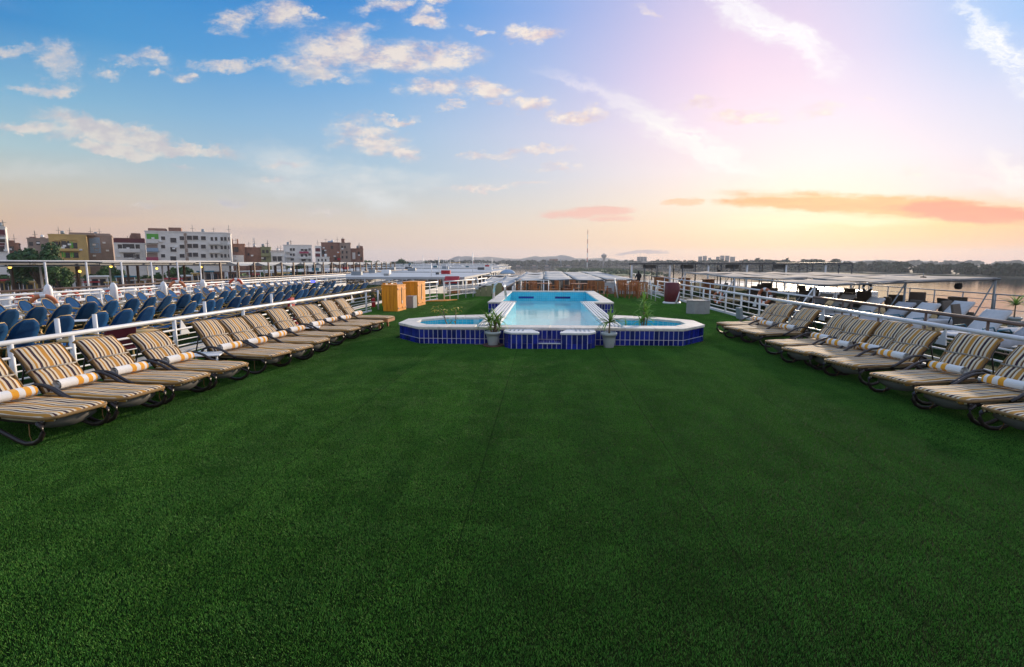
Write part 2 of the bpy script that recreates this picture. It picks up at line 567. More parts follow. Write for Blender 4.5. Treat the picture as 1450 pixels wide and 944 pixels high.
M['teak'] = material('teak', (.36, .14, .045), .5, .3, 4, bump=.15, stretch=(5, 5, 1), rand=.25)
M['brown_rail'] = material('brown painted rail', (.14, .085, .06), .45, .25, 6)
M['dark_wicker'] = material('dark wicker', (.12, .095, .075), .7, .3, 40, bump=.5, bscale=120)
M['towel_white'] = material('white terry sheet', (.60, .60, .61), .9, .08, 6, bump=.5, bscale=180, sheen=.3)
M['grey_cover'] = material('grey cushion cover', (.36, .36, .38), .85, .14, 5, bump=.3, bscale=90)
M['awning'] = material('grey white awning cloth', (.50, .51, .51), .95, .16, 1.2, bump=.2, bscale=8, dirt=((.32, .31, .30), .5), spec=.08)
M['awning2'] = material('beige grey awning cloth', (.38, .355, .335), .95, .2, 1.2, bump=.2, bscale=8, dirt=((.25, .22, .2), .5), spec=.05)
M['dark_roof'] = material('dark grey roof sheet', (.10, .105, .11), .5, .2, 2)
M['roof_white'] = material('white painted steel roof', (.50, .52, .54), .45, .08, 1.0, dirt=((.42, .38, .34), .45))
M['hull'] = material('white ship side', (.62, .62, .61), .4, .08, .6, dirt=((.4, .34, .28), .4))
M['red'] = material('red fabric', (.42, .022, .03), .7, .2, 5)
M['maroon'] = material('maroon vinyl', (.13, .014, .022), .45, .25, 8, bump=.3, bscale=14)
M['buoy_red'] = material('orange red buoy', (.62, .085, .03), .5, .12, 6)
M['buoy_orange'] = material('faded orange buoy', (.52, .17, .07), .6, .15, 6)
M['concrete'] = material('grey concrete', (.33, .335, .33), .85, .12, 6, bump=.25, bscale=30)
M['grey_box'] = material('grey blue steel box', (.27, .31, .34), .45, .08, 4)
M['window'] = material('dark window glass', (.035, .037, .042), .12, .3, 3)
M['glass_blue'] = material('teal curtain', (.02, .14, .20), .5, .2, 4)
M['lamp'] = material('yellow lamp', (.9, .6, .15), .4, .02, 3, emit=((1, .62, .10), 3.0))
M['lamp_blue'] = material('blue lamp', (.1, .1, .9), .4, .02, 3, emit=((.08, .10, 1), 3.0))
M['terracotta'] = material('brown clay saucer', (.16, .085, .06), .7, .15, 8)
M['pot'] = material('pale grey glazed pot', (.46, .50, .50), .5, .10, 6, bump=.15, bscale=14, dirt=((.3, .28, .24), .5))
M['soil'] = material('soil', (.05, .035, .025), .95, .3, 30, bump=.6)
M['leaf'] = material('yucca leaf', (.22, .37, .055), .5, .35, 5, rand=.3)
M['leaf_dry'] = material('yellowing leaf', (.46, .38, .05), .5, .35, 9, rand=.3)
M['stem'] = material('plant stem', (.20, .14, .085), .8, .2, 20)
M['bark'] = material('tree bark', (.09, .065, .045), .9, .25, 6)
M['crown'] = material('dark green foliage', (.035, .095, .02), .7, .45, 1.3)
M['crown2'] = material('light green foliage', (.055, .12, .02), .7, .4, 1.3)
M['far_green'] = material('far wood', (.035, .055, .028), .95, .3, .05)
M['hill'] = material('dry hill', (.20, .155, .12), .95, .25, .006)
M['bank'] = material('bank earth', (.17, .15, .10), .95, .3, .02)
M['reed'] = material('reed meadow', (.06, .105, .035), .9, .35, .03)
M['whitewash'] = material('whitewashed wall', (.82, .79, .75), .85, .08, .4, bump=.2, bscale=2, dirt=((.4, .36, .32), .5))
M['ochre'] = material('ochre rendered wall', (.58, .40, .15), .85, .14, .4, bump=.2, bscale=2, dirt=((.25, .18, .1), .5))
M['brick'] = material('raw brown brick wall', (.29, .155, .11), .9, .2, .8, bump=.3, bscale=5, dirt=((.1, .07, .06), .5))
M['grey_wall'] = material('grey brown wall', (.36, .27, .22), .9, .16, .5, bump=.2, bscale=3)
M['olive'] = material('olive wall', (.27, .28, .15), .9, .16, .5)
M['pale_far'] = material('pale far tower', (.36, .33, .32), .9, .1, .05)
M['green_paint'] = material('bright green paint', (.10, .40, .04), .6, .15, .8)
M['blue_wall'] = material('pale blue wall', (.30, .42, .56), .8, .1, .8)
M['pink'] = material('pink canopy', (.40, .06, .12), .7, .15, 2)
M['skin'] = material('skin', (.30, .17, .11), .6, .1, 6)
M['black'] = material('black cloth', (.012, .012, .014), .8, .2, 6)


def stripe_material(name, pale):
    m = bpy.data.materials.new(name)
    m.use_nodes = True
    q = NB(m.node_tree)
    p = m.node_tree.nodes['Principled BSDF']
    co = q.n('ShaderNodeTexCoord').outputs['Object']
    sp = q.n('ShaderNodeSeparateXYZ')
    q.put(sp.inputs[0], co)
    y = q.math('ADD', sp.outputs[1], q.math('MULTIPLY', q.math('SUBTRACT', q.noise(co, 3, 2), 0.5), 0.004))
    fr = q.math('FRACT', q.math('MULTIPLY_ADD', y, 1 / 0.30, 4.3))
    cream, ochre, navy, mar, tan = (.71, .605, .44), (.50, .245, .05), (.030, .027, .042), (.085, .024, .030), (.36, .22, .08)
    c = q.ramp(fr, [(0.0, cream), (.10, navy), (.145, mar), (.18, cream), (.25, ochre), (.43, cream), (.52, mar), (.57, tan), (.61, cream), (.70, navy), (.775, mar), (.82, cream), (.91, ochre)], 'CONSTANT')
    c = q.mix(q.rng(q.noise(co, 5, 5, .65), .45, .8, 0, .18), c, (.30, .25, .19))
    if pale: c = q.mix(.18, c, (.5, .48, .45))
    q.put(p.inputs['Base Color'], c)
    p.inputs['Roughness'].default_value = .85
    p.inputs['Specular IOR Level'].default_value = .2
    bn = q.n('ShaderNodeBump')
    bn.inputs['Strength'].default_value = .35
    bn.inputs['Distance'].default_value = .01
    q.put(bn.inputs['Height'], q.math('ADD', q.noise(co, 7, 3, .6), q.math('MULTIPLY', q.noise(co, 220, 2), .2)))
    q.put(p.inputs['Normal'], bn.outputs[0])
    return m


M['stripe'] = stripe_material('striped cushion', False)
M['piping'] = material('ochre cushion edge', (.24, .14, .05), .8, .25, 10, dirt=((.1, .07, .05), .5))


def towel_material():
    m = bpy.data.materials.new('yellow striped towel')
    m.use_nodes = True
    q = NB(m.node_tree)
    p = m.node_tree.nodes['Principled BSDF']
    co = q.n('ShaderNodeTexCoord').outputs['Object']
    sp = q.n('ShaderNodeSeparateXYZ')
    q.put(sp.inputs[0], co)
    y = q.math('ADD', sp.outputs[1], q.math('MULTIPLY', q.math('SUBTRACT', q.noise(co, 5, 2), 0.5), 0.015))
    f = q.math('MULTIPLY_ADD', y, 1 / 0.5, 0.5)
    wh, ye = (.84, .83, .81), (.86, .38, .015)
    c = q.ramp(f, [(0, wh), (.44, ye), (.58, wh), (.72, ye), (.85, wh), (.93, ye)], 'CONSTANT')
    q.put(p.inputs['Base Color'], c)
    p.inputs['Roughness'].default_value = .95
    p.inputs['Sheen Weight'].default_value = .3
    bn = q.n('ShaderNodeBump')
    bn.inputs['Strength'].default_value = .6
    bn.inputs['Distance'].default_value = .008
    q.put(bn.inputs['Height'], q.noise(co, 130, 3, .7))
    q.put(p.inputs['Normal'], bn.outputs[0])
    return m


M['towel'] = towel_material()


def turf_material():
    m = bpy.data.materials.new('artificial grass carpet')
    m.use_nodes = True
    q = NB(m.node_tree)
    p = m.node_tree.nodes['Principled BSDF']
    co = q.n('ShaderNodeTexCoord').outputs['Object']
    fine = q.noise(co, 95, 4, .75)
    mid = q.noise(co, 9, 4, .65)
    brush = q.noise(q.mapping(co, scale=(1.3, .22, 1)), 1.6, 4, .6)
    c = q.ramp(fine, [(.30, (.003, .010, .002)), (.5, (.008, .028, .004)), (.72, (.016, .05, .007))])
    c = q.mix(q.rng(mid, .3, .75, 0, .35), c, (.008, .022, .003))
    c = q.mix(1.0, c, q.ramp(brush, [(.3, (.78, .80, .80)), (.7, (1.16, 1.12, 1.05))]), 'MULTIPLY')
    q.put(p.inputs['Base Color'], c)
    p.inputs['Roughness'].default_value = .9
    p.inputs['Specular IOR Level'].default_value = .04
    bn = q.n('ShaderNodeBump')
    bn.inputs['Strength'].default_value = .9
    bn.inputs['Distance'].default_value = .02
    q.put(bn.inputs['Height'], q.noise(co, 120, 3, .7))
    q.put(p.inputs['Normal'], bn.outputs[0])
    return m


def blade_material():
    m = bpy.data.materials.new('plastic grass blade')
    m.use_nodes = True
    q = NB(m.node_tree)
    p = m.node_tree.nodes['Principled BSDF']
    ge = q.n('ShaderNodeNewGeometry')
    rnd_ = ge.outputs['Random Per Island']
    c = q.ramp(rnd_, [(0, (.045, .165, .022)), (.45, (.080, .255, .036)), (.85, (.13, .34, .058)), (1, (.18, .32, .07))])
    brush = q.noise(q.mapping(ge.outputs['Position'], scale=(1.2, .16, 1)), 1.5, 4, .6)
    patch = q.noise(ge.outputs['Position'], 2.6, 4, .62)
    c = q.mix(1.0, c, q.ramp(brush, [(.32, (.78, .80, .80)), (.68, (1.2, 1.15, 1.05))]), 'MULTIPLY')
    c = q.mix(1.0, c, q.ramp(patch, [(.3, (.86, .88, .9)), (.7, (1.12, 1.1, 1.05))]), 'MULTIPLY')
    sp_ = q.n('ShaderNodeSeparateXYZ')
    q.put(sp_.inputs[0], ge.outputs['Position'])
    wn = q.n('ShaderNodeTexWhiteNoise', noise_dimensions='1D')
    roll = q.math('MULTIPLY_ADD', sp_.outputs[0], 1 / 1.93, 7.31)
    q.put(wn.inputs['W'], q.math('FLOOR', roll))
    c = q.mix(1.0, c, q.ramp(wn.outputs['Value'], [(0, (.90, .92, .94)), (1, (1.10, 1.07, 1.05))]), 'MULTIPLY')
    seam = q.math('LESS_THAN', q.math('FRACT', roll), .007)
    c = q.mix(q.math('MULTIPLY', seam, .55), c, (.01, .02, .008))
    spots2 = q.rng(q.noise(ge.outputs['Position'], .9, 6, .72), .60, .78, 0, .28)
    c = q.mix(spots2, c, (.05, .09, .03))
    q.put(p.inputs['Base Color'], c)
    p.inputs['Roughness'].default_value = .55
    p.inputs['Specular IOR Level'].default_value = .12
    return m


M['blade'] = blade_material()
M['turf'] = turf_material()


def grid_tile_material(name, base, line, size, rough=.15):
    m = bpy.data.materials.new(name)
    m.use_nodes = True
    q = NB(m.node_tree)
    p = m.node_tree.nodes['Principled BSDF']
    co = q.n('ShaderNodeTexCoord').outputs['Object']
    sp = q.n('ShaderNodeSeparateXYZ')
    q.put(sp.inputs[0], co)
    tot = None
    for i in range(3):
        f = q.math('FRACT', q.math('MULTIPLY_ADD', sp.outputs[i], 1 / size, 50.37))
        l = q.math('LESS_THAN', f, .06)
        tot = l if tot is None else q.math('MAXIMUM', tot, l)
    c = q.ramp(q.noise(co, 3, 3), [(.3, tuple(v * .85 for v in base)), (.7, tuple(min(1, v * 1.1) for v in base))])
    q.put(p.inputs['Base Color'], q.mix(tot, c, line))
    p.inputs['Roughness'].default_value = rough
    return m


M['pool_in'] = grid_tile_material('turquoise pool tile', (.06, .60, .80), (.30, .74, .84), .12)
M['pool_in2'] = grid_tile_material('turquoise basin tile', (.05, .56, .74), (.46, .78, .84), .12)


def water_material(name, tint, rough, bscale, bstr, dist, deep=None, stretch=(1, 1, 1), cloudy=None):
    """clear water: fresnel mix of a mirror and either a tinted see-through or a deep body colour"""
    m = bpy.data.materials.new(name)
    m.use_nodes = True
    t = m.node_tree
    q = NB(t)
    t.nodes.remove(t.nodes['Principled BSDF'])
    co = q.n('ShaderNodeTexCoord').outputs['Object']
    bn = q.n('ShaderNodeBump')
    bn.inputs['Strength'].default_value = bstr
    bn.inputs['Distance'].default_value = dist
    mp = q.mapping(co, scale=stretch)
    q.put(bn.inputs['Height'], q.math('ADD', q.noise(mp, bscale, 4, .55), q.math('MULTIPLY', q.noise(mp, bscale * .22, 2, .5), 1.5)))
    gl = q.n('ShaderNodeBsdfGlossy')
    gl.inputs['Roughness'].default_value = rough
    q.put(gl.inputs['Normal'], bn.outputs[0])
    if deep:
        tr = q.n('ShaderNodeBsdfDiffuse')
        tr.inputs['Color'].default_value = (*deep, 1)
    else:
        tr = q.n('ShaderNodeBsdfTransparent')
        tr.inputs['Color'].default_value = (*tint, 1)
    if cloudy:
        df = q.n('ShaderNodeBsdfDiffuse')
        df.inputs['Color'].default_value = (*cloudy[0], 1)
        cm = q.n('ShaderNodeMixShader')
        cm.inputs[0].default_value = cloudy[1]
        t.links.new(tr.outputs[0], cm.inputs[1])
        t.links.new(df.outputs[0], cm.inputs[2])
        tr = cm
    fr = q.n('ShaderNodeFresnel')
    fr.inputs['IOR'].default_value = 1.333
    q.put(fr.inputs['Normal'], bn.outputs[0])
    mx = q.n('ShaderNodeMixShader')
    q.put(mx.inputs[0], fr.outputs[0])
    t.links.new(tr.outputs[0], mx.inputs[1])
    t.links.new(gl.outputs[0], mx.inputs[2])
    t.links.new(mx.outputs[0], t.nodes['Material Output'].inputs[0])
    return m


M['pool_water'] = water_material('pool water', (.86, .97, .98), .02, 4.0, .10, .05, cloudy=((.42, .94, 1.0), .88))
M['basin_water'] = water_material('basin water', (.9, .98, .99), .02, 5.0, .15, .04)
M['river'] = water_material('river water', None, .05, .9, .16, .12, deep=(.03, .045, .05), stretch=(.35, 1, 1))

# ------------------------------------------------------------------ the setting: river, banks, hills, our own deck
WATER = -9.5


def sheet(name, poly, z, m):
    mb = MB()
    mb.add([(x, y, z) for x, y in poly], [tuple(range(len(poly)))])
    return structure(mb.build(name, m, fix=False))


sheet('river', [(-4000, -4000), (4000, -4000), (4000, 4000), (-4000, 4000)], WATER, M['river'])


def land(name, poly, top, m):
    mb = MB()
    mb.prism(poly, WATER - 0.6, top)
    return structure(mb.build(name, m))


land('town_bank', [(-1500, -600), (-80, -600), (-84, 300), (-100, 700), (-118, 1150), (-300, 2400), (-1500, 2400)], -8.0, M['bank'])
land('far_bank', [(-299, 1180), (120, 1215), (215, 1150), (300, 860), (335, 600), (346, 380), (350, 100), (380, -600), (2500, -600), (2500, 3700), (-299, 3700)], -8.6, M['bank'])


def hill(name, prof, y, depth):
    """a rounded ridge: prof gives (x, height) along its crest"""
    n = 90
    x0, x1 = prof[0][0], prof[-1][0]
    rows = []
    rnd = random.Random(5)
    ph = [rnd.uniform(0, 6) for _ in range(6)]
    for j in range(13):
        v = j / 12
        row = []
        for i in range(n):
            x = x0 + (x1 - x0) * i / (n - 1)
            for (a, ha), (c, hc) in zip(prof[:-1], prof[1:]):
                if a <= x <= c:
                    t = (x - a) / (c - a)
                    t = t * t * (3 - 2 * t)
                    h = ha + (hc - ha) * t
            k = math.sin(PI * min(1, v * 1.0)) ** 0.9
            h = h + 2.2 * math.sin(x / 37 + ph[0]) + 1.6 * math.sin(x / 17 + ph[1] + v * 4) + 1.0 * math.sin(x / 7.3 + ph[2])
            row.append((x + 25 * math.sin(x / 90 + v * 5), y + depth * (v - 0.5), -9 + (h + 9) * k + 2.5 * k * math.sin(x / 31 + 9 * v + ph[3])))
        rows.append(row)
    mb = MB()
    mb.grid(rows)
    return structure(mb.build(name, M['hill']))


_k = 3000 / 740.0
hill('hills', [(-1000, -6), (-860, 4), (-700, 12), (-560, 16), (-480, 34), (-420, 37), (-300, 28), (-180, 24), (-60, 30), (40, 39), (110, 38), (200, 26), (330, 24), (440, 14), (560, 6), (900, 2), (1300, 0)], 3000, 420)
hill('hills', [(1500, -6), (1700, 4), (1850, 9), (2000, 14), (2120, 9), (2240, 4), (2400, -6)], 3300, 300)


def clump_wood(name, pts, seedv, m, faces=60):
    """a far wood: one mass of ragged crowns, each many small leaf clumps"""
    rnd = random.Random(seedv)
    mb = MB()
    for (x, y, z0, h, wdt) in pts:
        vs, fs = [], []
        for _ in range(faces):
            u, q, e = rnd.random() ** .5, rnd.uniform(0, 2 * PI), rnd.uniform(-.35, 1)
            c = Vector((x + wdt * .5 * u * math.cos(q) * math.sqrt(max(.05, 1 - e * e * .8)), y + wdt * .5 * u * math.sin(q), z0 + h * (.38 + .62 * max(0, e) ** .8 * (1 - .25 * u)) if e > 0 else z0 + h * (.38 + e * .9)))
            sz = wdt * rnd.uniform(.14, .27)
            a = Vector((rnd.gauss(0, 1), rnd.gauss(0, 1), rnd.gauss(0, 1))).normalized()
            bb = a.orthogonal().normalized()
            cc = a.cross(bb)
            o = len(vs)
            vs += [c + bb * sz, c + cc * sz * .8, c - bb * sz, c - cc * sz * .8]
            fs.append((o, o + 1, o + 2, o + 3))
        mb.add(vs, fs)
    return stuff(mb.build(name, m, fix=False))


rnd = random.Random(3)
pts = []
for i in range(150):      # right bank
    y = 330 + i * 3.6 + rnd.uniform(-2, 2)
    pts.append((352 + (y < 390) * 2 + rnd.uniform(0, 34) + max(0, (600 - y) * 0.0), y, -8.6, rnd.uniform(6.0, 10.5) + 2.5 * math.sin(i / 9.0) * rnd.random(), rnd.uniform(8, 14)))
for i in range(70):
    y = 150 + i * 3
    pts.append((356 + rnd.uniform(0, 30), y, -8.6, rnd.uniform(7, 10), rnd.uniform(9, 14)))
for i in range(120):     # bend of the river
    t = i / 119
    pts.append((345 - 130 * t + rnd.uniform(0, 30), 640 + 520 * t + rnd.uniform(0, 40), -8.6, rnd.uniform(8, 15), rnd.uniform(12, 20)))
clump_wood('bank_wood', pts, 1, M['far_green'], 46)
pts = []
for i in range(230):
    x = -290 + 510 * i / 229 + rnd.uniform(-3, 3)
    pts.append((x, 1235 + rnd.uniform(0, 90), -8.6, rnd.uniform(7, 16), rnd.uniform(12, 24)))
for i in range(60):
    pts.append((rnd.uniform(220, 1300), rnd.uniform(1300, 1500), -8.6, rnd.uniform(9, 15), rnd.uniform(20, 30)))
clump_wood('far_shore_wood', pts, 2, M['far_green'], 40)
land('reed_island', [(16, 900), (30, 560), (62, 455), (98, 450), (112, 520), (130, 700), (120, 900), (60, 980)], WATER + .25, M['reed'])
pts = [(rnd.uniform(22, 118), rnd.uniform(470, 930), WATER, rnd.uniform(.8, 1.8), rnd.uniform(4, 9)) for _ in range(260)]
clump_wood('island_reeds', pts, 4, M['reed'], 14)

# our deck: a carpet of artificial grass with the pool let into it
mb = MB()
LX, RX = -7.95, 7.42
for x0, x1, y0, y1 in [(LX, RX, -7, 12.95), (LX, -1.4, 12.95, 20.9), (1.75, RX, 12.95, 20.9), (LX, -2.0, 20.9, 29.0), (2.5, RX, 20.9, 29.0), (LX, RX, 29.0, 33.5)]:
    mb.add([(x0, y0, 0), (x1, y0, 0), (x1, y1, 0), (x0, y1, 0)], [(0, 1, 2, 3)])
structure(mb.build('deck_carpet', M['turf'], fix=False))
mb = MB()
mb.box(LX - .06, RX + .06, -7.2, 12.9, -9.9, -.01).box(LX - .06, -2.3, 12.9, 33.6, -9.9, -.01).box(2.85, RX + .06, 12.9, 33.6, -9.9, -.01).box(-2.3, 2.85, 29.3, 33.6, -9.9, -.01)
mb.box(LX - .06, RX + .06, 33.6, 64, -9.9, -1.4)
structure(mb.build('own_hull_deck', M['hull']))
sheet('aft_carpet', [(LX, 33.6), (RX, 33.6), (RX, 63), (LX, 63)], -1.39, M['turf'])

# the pile of the carpet: small tiles of plastic blades laid over the whole deck by geometry nodes
PT = .25


def pile_tile(k):
    rd = random.Random(100 + k)
    vs, fs = [], []
    for _ in range(1300):
        x, y = rd.uniform(-PT / 2, PT / 2), rd.uniform(-PT / 2, PT / 2)
        q = rd.uniform(0, 2 * PI)
        w_, h_ = rd.uniform(.0008, .0015), rd.uniform(.007, .0135)
        lx, ly = rd.gauss(0, .0035), rd.gauss(.0015, .0035)
        cx_, sx_ = math.cos(q) * w_, math.sin(q) * w_
        o = len(vs)
        vs += [(x - cx_, y - sx_, 0), (x + cx_, y + sx_, 0), (x + cx_ * .7 + lx, y + sx_ * .7 + ly, h_), (x - cx_ * .7 + lx, y - sx_ * .7 + ly, h_)]
        fs.append((o, o + 1, o + 2, o + 3))
    me = MB().add(vs, fs).mesh('pile_tile', M['blade'], fix=False)
    return bpy.data.objects.new('pile_tile', me)


spots_ = []
rd = random.Random(77)
for i in range(int((RX - LX) / PT)):
    for j in range(int((33.4 - 1.0) / PT)):
        x, y = LX + (i + .5) * PT, 1.0 + (j + .5) * PT
        if -1.7 < x < 2.05 and 12.6 < y < 20.9: continue
        if -2.3 < x < 2.85 and 20.7 < y < 29.3: continue
        if -3.85 < x < 4.15 and 12.65 < y < 15.3 and not (x < -3.2 and (y < 12.9 + (-3.2 - x))) and not (x > 3.5 and y < 12.9 + (x - 3.5)): continue
        spots_.append((x, y, .001))
pm = bpy.data.meshes.new('carpet_pile')
pm.from_pydata(spots_, [], [])
pile = stuff(link('carpet_pile', pm))
ng = bpy.data.node_groups.new('carpet pile', 'GeometryNodeTree')
ng.interface.new_socket('Geometry', in_out='INPUT', socket_type='NodeSocketGeometry')
ng.interface.new_socket('Geometry', in_out='OUTPUT', socket_type='NodeSocketGeometry')
gi, go_ = ng.nodes.new('NodeGroupInput'), ng.nodes.new('NodeGroupOutput')
jo = ng.nodes.new('GeometryNodeGeometryToInstance')
for k in range(5):
    oi = ng.nodes.new('GeometryNodeObjectInfo')
    oi.inputs['Object'].default_value = pile_tile(k)
    ng.links.new(oi.outputs['Geometry'], jo.inputs[0])
iop = ng.nodes.new('GeometryNodeInstanceOnPoints')
iop.inputs['Pick Instance'].default_value = True
ri = ng.nodes.new('FunctionNodeRandomValue')
ri.data_type = 'INT'
ri.inputs['Min'].default_value, ri.inputs['Max'].default_value = 0, 4
rr_ = ng.nodes.new('FunctionNodeRandomValue')
rr_.data_type = 'INT'
rr_.inputs['Min'].default_value, rr_.inputs['Max'].default_value = 0, 3
rr_.inputs['Seed'].default_value = 5
mu = ng.nodes.new('ShaderNodeMath')
mu.operation = 'MULTIPLY'
mu.inputs[1].default_value = PI / 2
cx = ng.nodes.new('ShaderNodeCombineXYZ')
outs = lambda nd: [o for o in nd.outputs if o.enabled][0]
ng.links.new(outs(ri), iop.inputs['Instance Index'])
ng.links.new(outs(rr_), mu.inputs[0])
ng.links.new(mu.outputs[0], cx.inputs[2])
ng.links.new(cx.outputs[0], iop.inputs['Rotation'])
ng.links.new(gi.outputs[0], iop.inputs['Points'])
ng.links.new(jo.outputs[0], iop.inputs['Instance'])
ng.links.new(iop.outputs[0], go_.inputs[0])
pile.modifiers.new('pile', 'NODES').node_group = ng

# ------------------------------------------------------------------ swimming pool, side basins and step block
TILE_W = 0.118


def up_mesh(name, m, dx, dy, dz, bev):
    return MB().box(-dx / 2, dx / 2, -dy / 2, dy / 2, -dz / 2, dz / 2).mesh(name, m, bev)


tile_hi = up_mesh('tile', M['tile'], TILE_W - .017, .016, .208, .003)
tile_lo = up_mesh('tile', M['tile'], TILE_W - .017, .016, .124, .003)


def tile_face(parent, a, c, zs=((.252, tile_hi), (.072, tile_lo)), n=None):
    a, c = Vector((*a, 0)), Vector((*c, 0))
    L = (c - a).length
    n = n or max(1, round(L / TILE_W))
    t = (c - a) / L
    nrm = Vector((t.y, -t.x, 0))
    ang = math.atan2(t.y, t.x)
    k = (L / n) / TILE_W
    for i in range(n):
        p = a + t * (L * (i + .5) / n) + nrm * .006
        for z, me in zs:
            link('tile', me, parent, (p.x, p.y, z + random.uniform(-.001, .001)), rot=(random.uniform(-.006, .006), 0, ang + random.uniform(-.008, .008)), scale=(k, 1, 1))


def coping(parent, outer, inner, z0, z1, closed, m, step=.62):
    """kerb stones laid round a ring, a joint between each"""
    n = len(outer)
    for i in range(n if closed else n - 1):
        a, c, ia, ic = outer[i], outer[(i + 1) % n], inner[i], inner[(i + 1) % n]
        L = math.dist(a, c)
        k = max(1, round(L / step))
        for j in range(k):
            q = lambda p, r, t: (p[0] + (r[0] - p[0]) * t, p[1] + (r[1] - p[1]) * t)
            g_ = .004 / max(L, .1)
            t0, t1 = j / k + (g_ if j else 0.002), (j + 1) / k - (g_ if j < k - 1 else 0.002)
            dzz = random.uniform(-.003, .003)
            MB().prism([q(a, c, t0), q(a, c, t1), q(ia, ic, t1), q(ia, ic, t0)], z0, z1 + dzz).build('coping_stone', m, parent, .006)


def grow(poly, d):
    """offset a closed polygon outwards (counter-clockwise)"""
    n = len(poly)
    out = []
    for i in range(n):
        p0, p1, p2 = Vector(poly[i - 1]), Vector(poly[i]), Vector(poly[(i + 1) % n])
        e0, e1 = (p1 - p0).normalized(), (p2 - p1).normalized()
        n0, n1 = Vector((e0.y, -e0.x)), Vector((e1.y, -e1.x))
        k = n0 + n1
        out.append(tuple(p1 + k * (d / max(.3, 1 + n0.dot(n1)))))
    return out


def ring_wall(mb, outer, inner, z0, z1, mo=0, mi_=1, closed=True):
    n = len(outer)
    vs = [(x, y, z) for z in (z0, z1) for x, y in outer] + [(x, y, z) for z in (z0, z1) for x, y in inner]
    for i in range(n if closed else n - 1):
        j = (i + 1) % n
        mb.add([vs[k] for k in (i, j, n + j, n + i)], [(0, 1, 2, 3)], mi=mo)
        mb.add([vs[k] for k in (2 * n + j, 2 * n + i, 3 * n + i, 3 * n + j)], [(0, 1, 2, 3)], mi=mi_)
        mb.add([vs[k] for k in (n + i, n + j, 3 * n + j, 3 * n + i)], [(0, 1, 2, 3)], mi=mo)


P_OUT = [(-1.67, 12.62), (1.97, 12.62), (1.97, 20.8), (2.75, 20.8), (2.75, 29.2), (-2.2, 29.2), (-2.2, 20.8), (-1.67, 20.8)]
P_IN = [(-1.12, 13.1), (1.52, 13.1), (1.52, 21.3), (2.3, 21.3), (2.3, 28.8), (-1.75, 28.8), (-1.75, 21.3), (-1.12, 21.3)]
pool = thing('swimming_pool', 'raised main swimming pool with bright turquoise water and cobalt tiled front', 'pool', (0, 0, 0))
mb = MB()
ring_wall(mb, P_OUT, P_IN, -.02, .37)
for i in range(8):
    a_, c_ = P_IN[i], P_IN[(i + 1) % 8]
    mb.add([(*a_, -.02), (*c_, -.02), (*c_, -1.3), (*a_, -1.3)], [(0, 1, 2, 3)], mi=1)
mb.prism(P_IN, -1.4, -1.3, mi=1)
mb.build('basin', [M['grout'], M['pool_in']], pool, fix=False)
mb = MB()
mb.add([(x, y, -.12) for x, y in P_IN], [tuple(range(8))])
mb.build('water', M['pool_water'], pool, fix=False)
coping(pool, grow(P_OUT, .03)[0:2], [(-1.12, 13.08), (1.52, 13.08)], .37, .43, False, M['stone'])
go = grow(P_OUT, .03)
gi = grow(P_IN, -.03)
coping(pool, go[2:] + go[:0], gi[2:], .37, .43, False, M['stone'])
for x0, x1 in ((-1.67, -1.12), (1.52, 1.97)):        # overflow grating along both long sides
    k = 5
    for i in range(k):
        wd = (x1 - x0) / k
        MB().box(x0 + wd * (i + .14), x0 + wd * (i + .86), 13.12, 20.74, .372, .432).build('overflow_bar', M['stone2'], pool, .006)
tile_face(pool, (-1.67, 12.62), (1.97, 12.62))
tile_face(pool, (-2.2, 20.8), (-1.68, 20.8))
tile_face(pool, (1.98, 20.8), (2.75, 20.8))
tile_face(pool, (2.75, 20.8), (2.75, 23.2))
for x in (-.95, 1.05):
    MB().box(x - .42, x + .42, 28.785, 28.80, .02, .13).build('overflow_panel', M['tile'], pool, .004)


def side_basin(sgn, label):
    fx = (lambda x: x) if sgn < 0 else (lambda x: .3 - x)
    O = [(-1.672, 12.62), (-3.05, 12.62), (-3.76, 13.45), (-3.76, 14.4), (-3.0, 15.2), (-1.672, 15.75)]
    I = [(-1.672, 13.14), (-2.98, 13.14), (-3.36, 13.62), (-3.36, 14.2), (-2.82, 14.8), (-1.672, 14.85)]
    O = [(fx(x), y) for x, y in O]
    I = [(fx(x), y) for x, y in I]
    if sgn < 0:
        OO, II = O[::-1], I[::-1]
    else:
        OO, II = O, I
    t = thing('side_basin', label, 'pool', (0, 0, 0), group='shallow side basins of the pool')
    mb = MB()
    ring_wall(mb, OO, II, 0.004, .37, closed=False)
    mb.prism(II if sgn > 0 else II, .006, .03, mi=1)
    xx = fx(-1.668)
    mb.box(min(xx, xx + sgn * .012), max(xx, xx + sgn * .012), 13.14, 14.85, .03, .37, mi=1)
    mb.build('basin', [M['grout'], M['pool_in2']], t, fix=False)
    mb = MB()
    mb.add([(x, y, .07) for x, y in II], [tuple(range(len(II)))])
    mb.build('water', M['basin_water'], t, fix=False)
    ext = 0.03
    go = [(x, y) for x, y in OO]
    cx, cy = fx(-1.672), 14.1
    go = [(x if abs(x - cx) < .01 else x + (ext if x > cx else -ext) * (1 if abs(x - cx) > .1 else 0), y + (ext if y > cy else -ext)) for x, y in go]
    coping(t, go, II, .37, .43, False, M['stone'])
    for a, c in zip(OO[:-1], OO[1:]):
        if max(a[1], c[1]) < 14.6: tile_face(t, a, c)
    return t


side_basin(-1, 'shallow blue tiled side basin nearer the wooden cabinets')
side_basin(1, 'shallow blue tiled side basin nearer the grey concrete box')

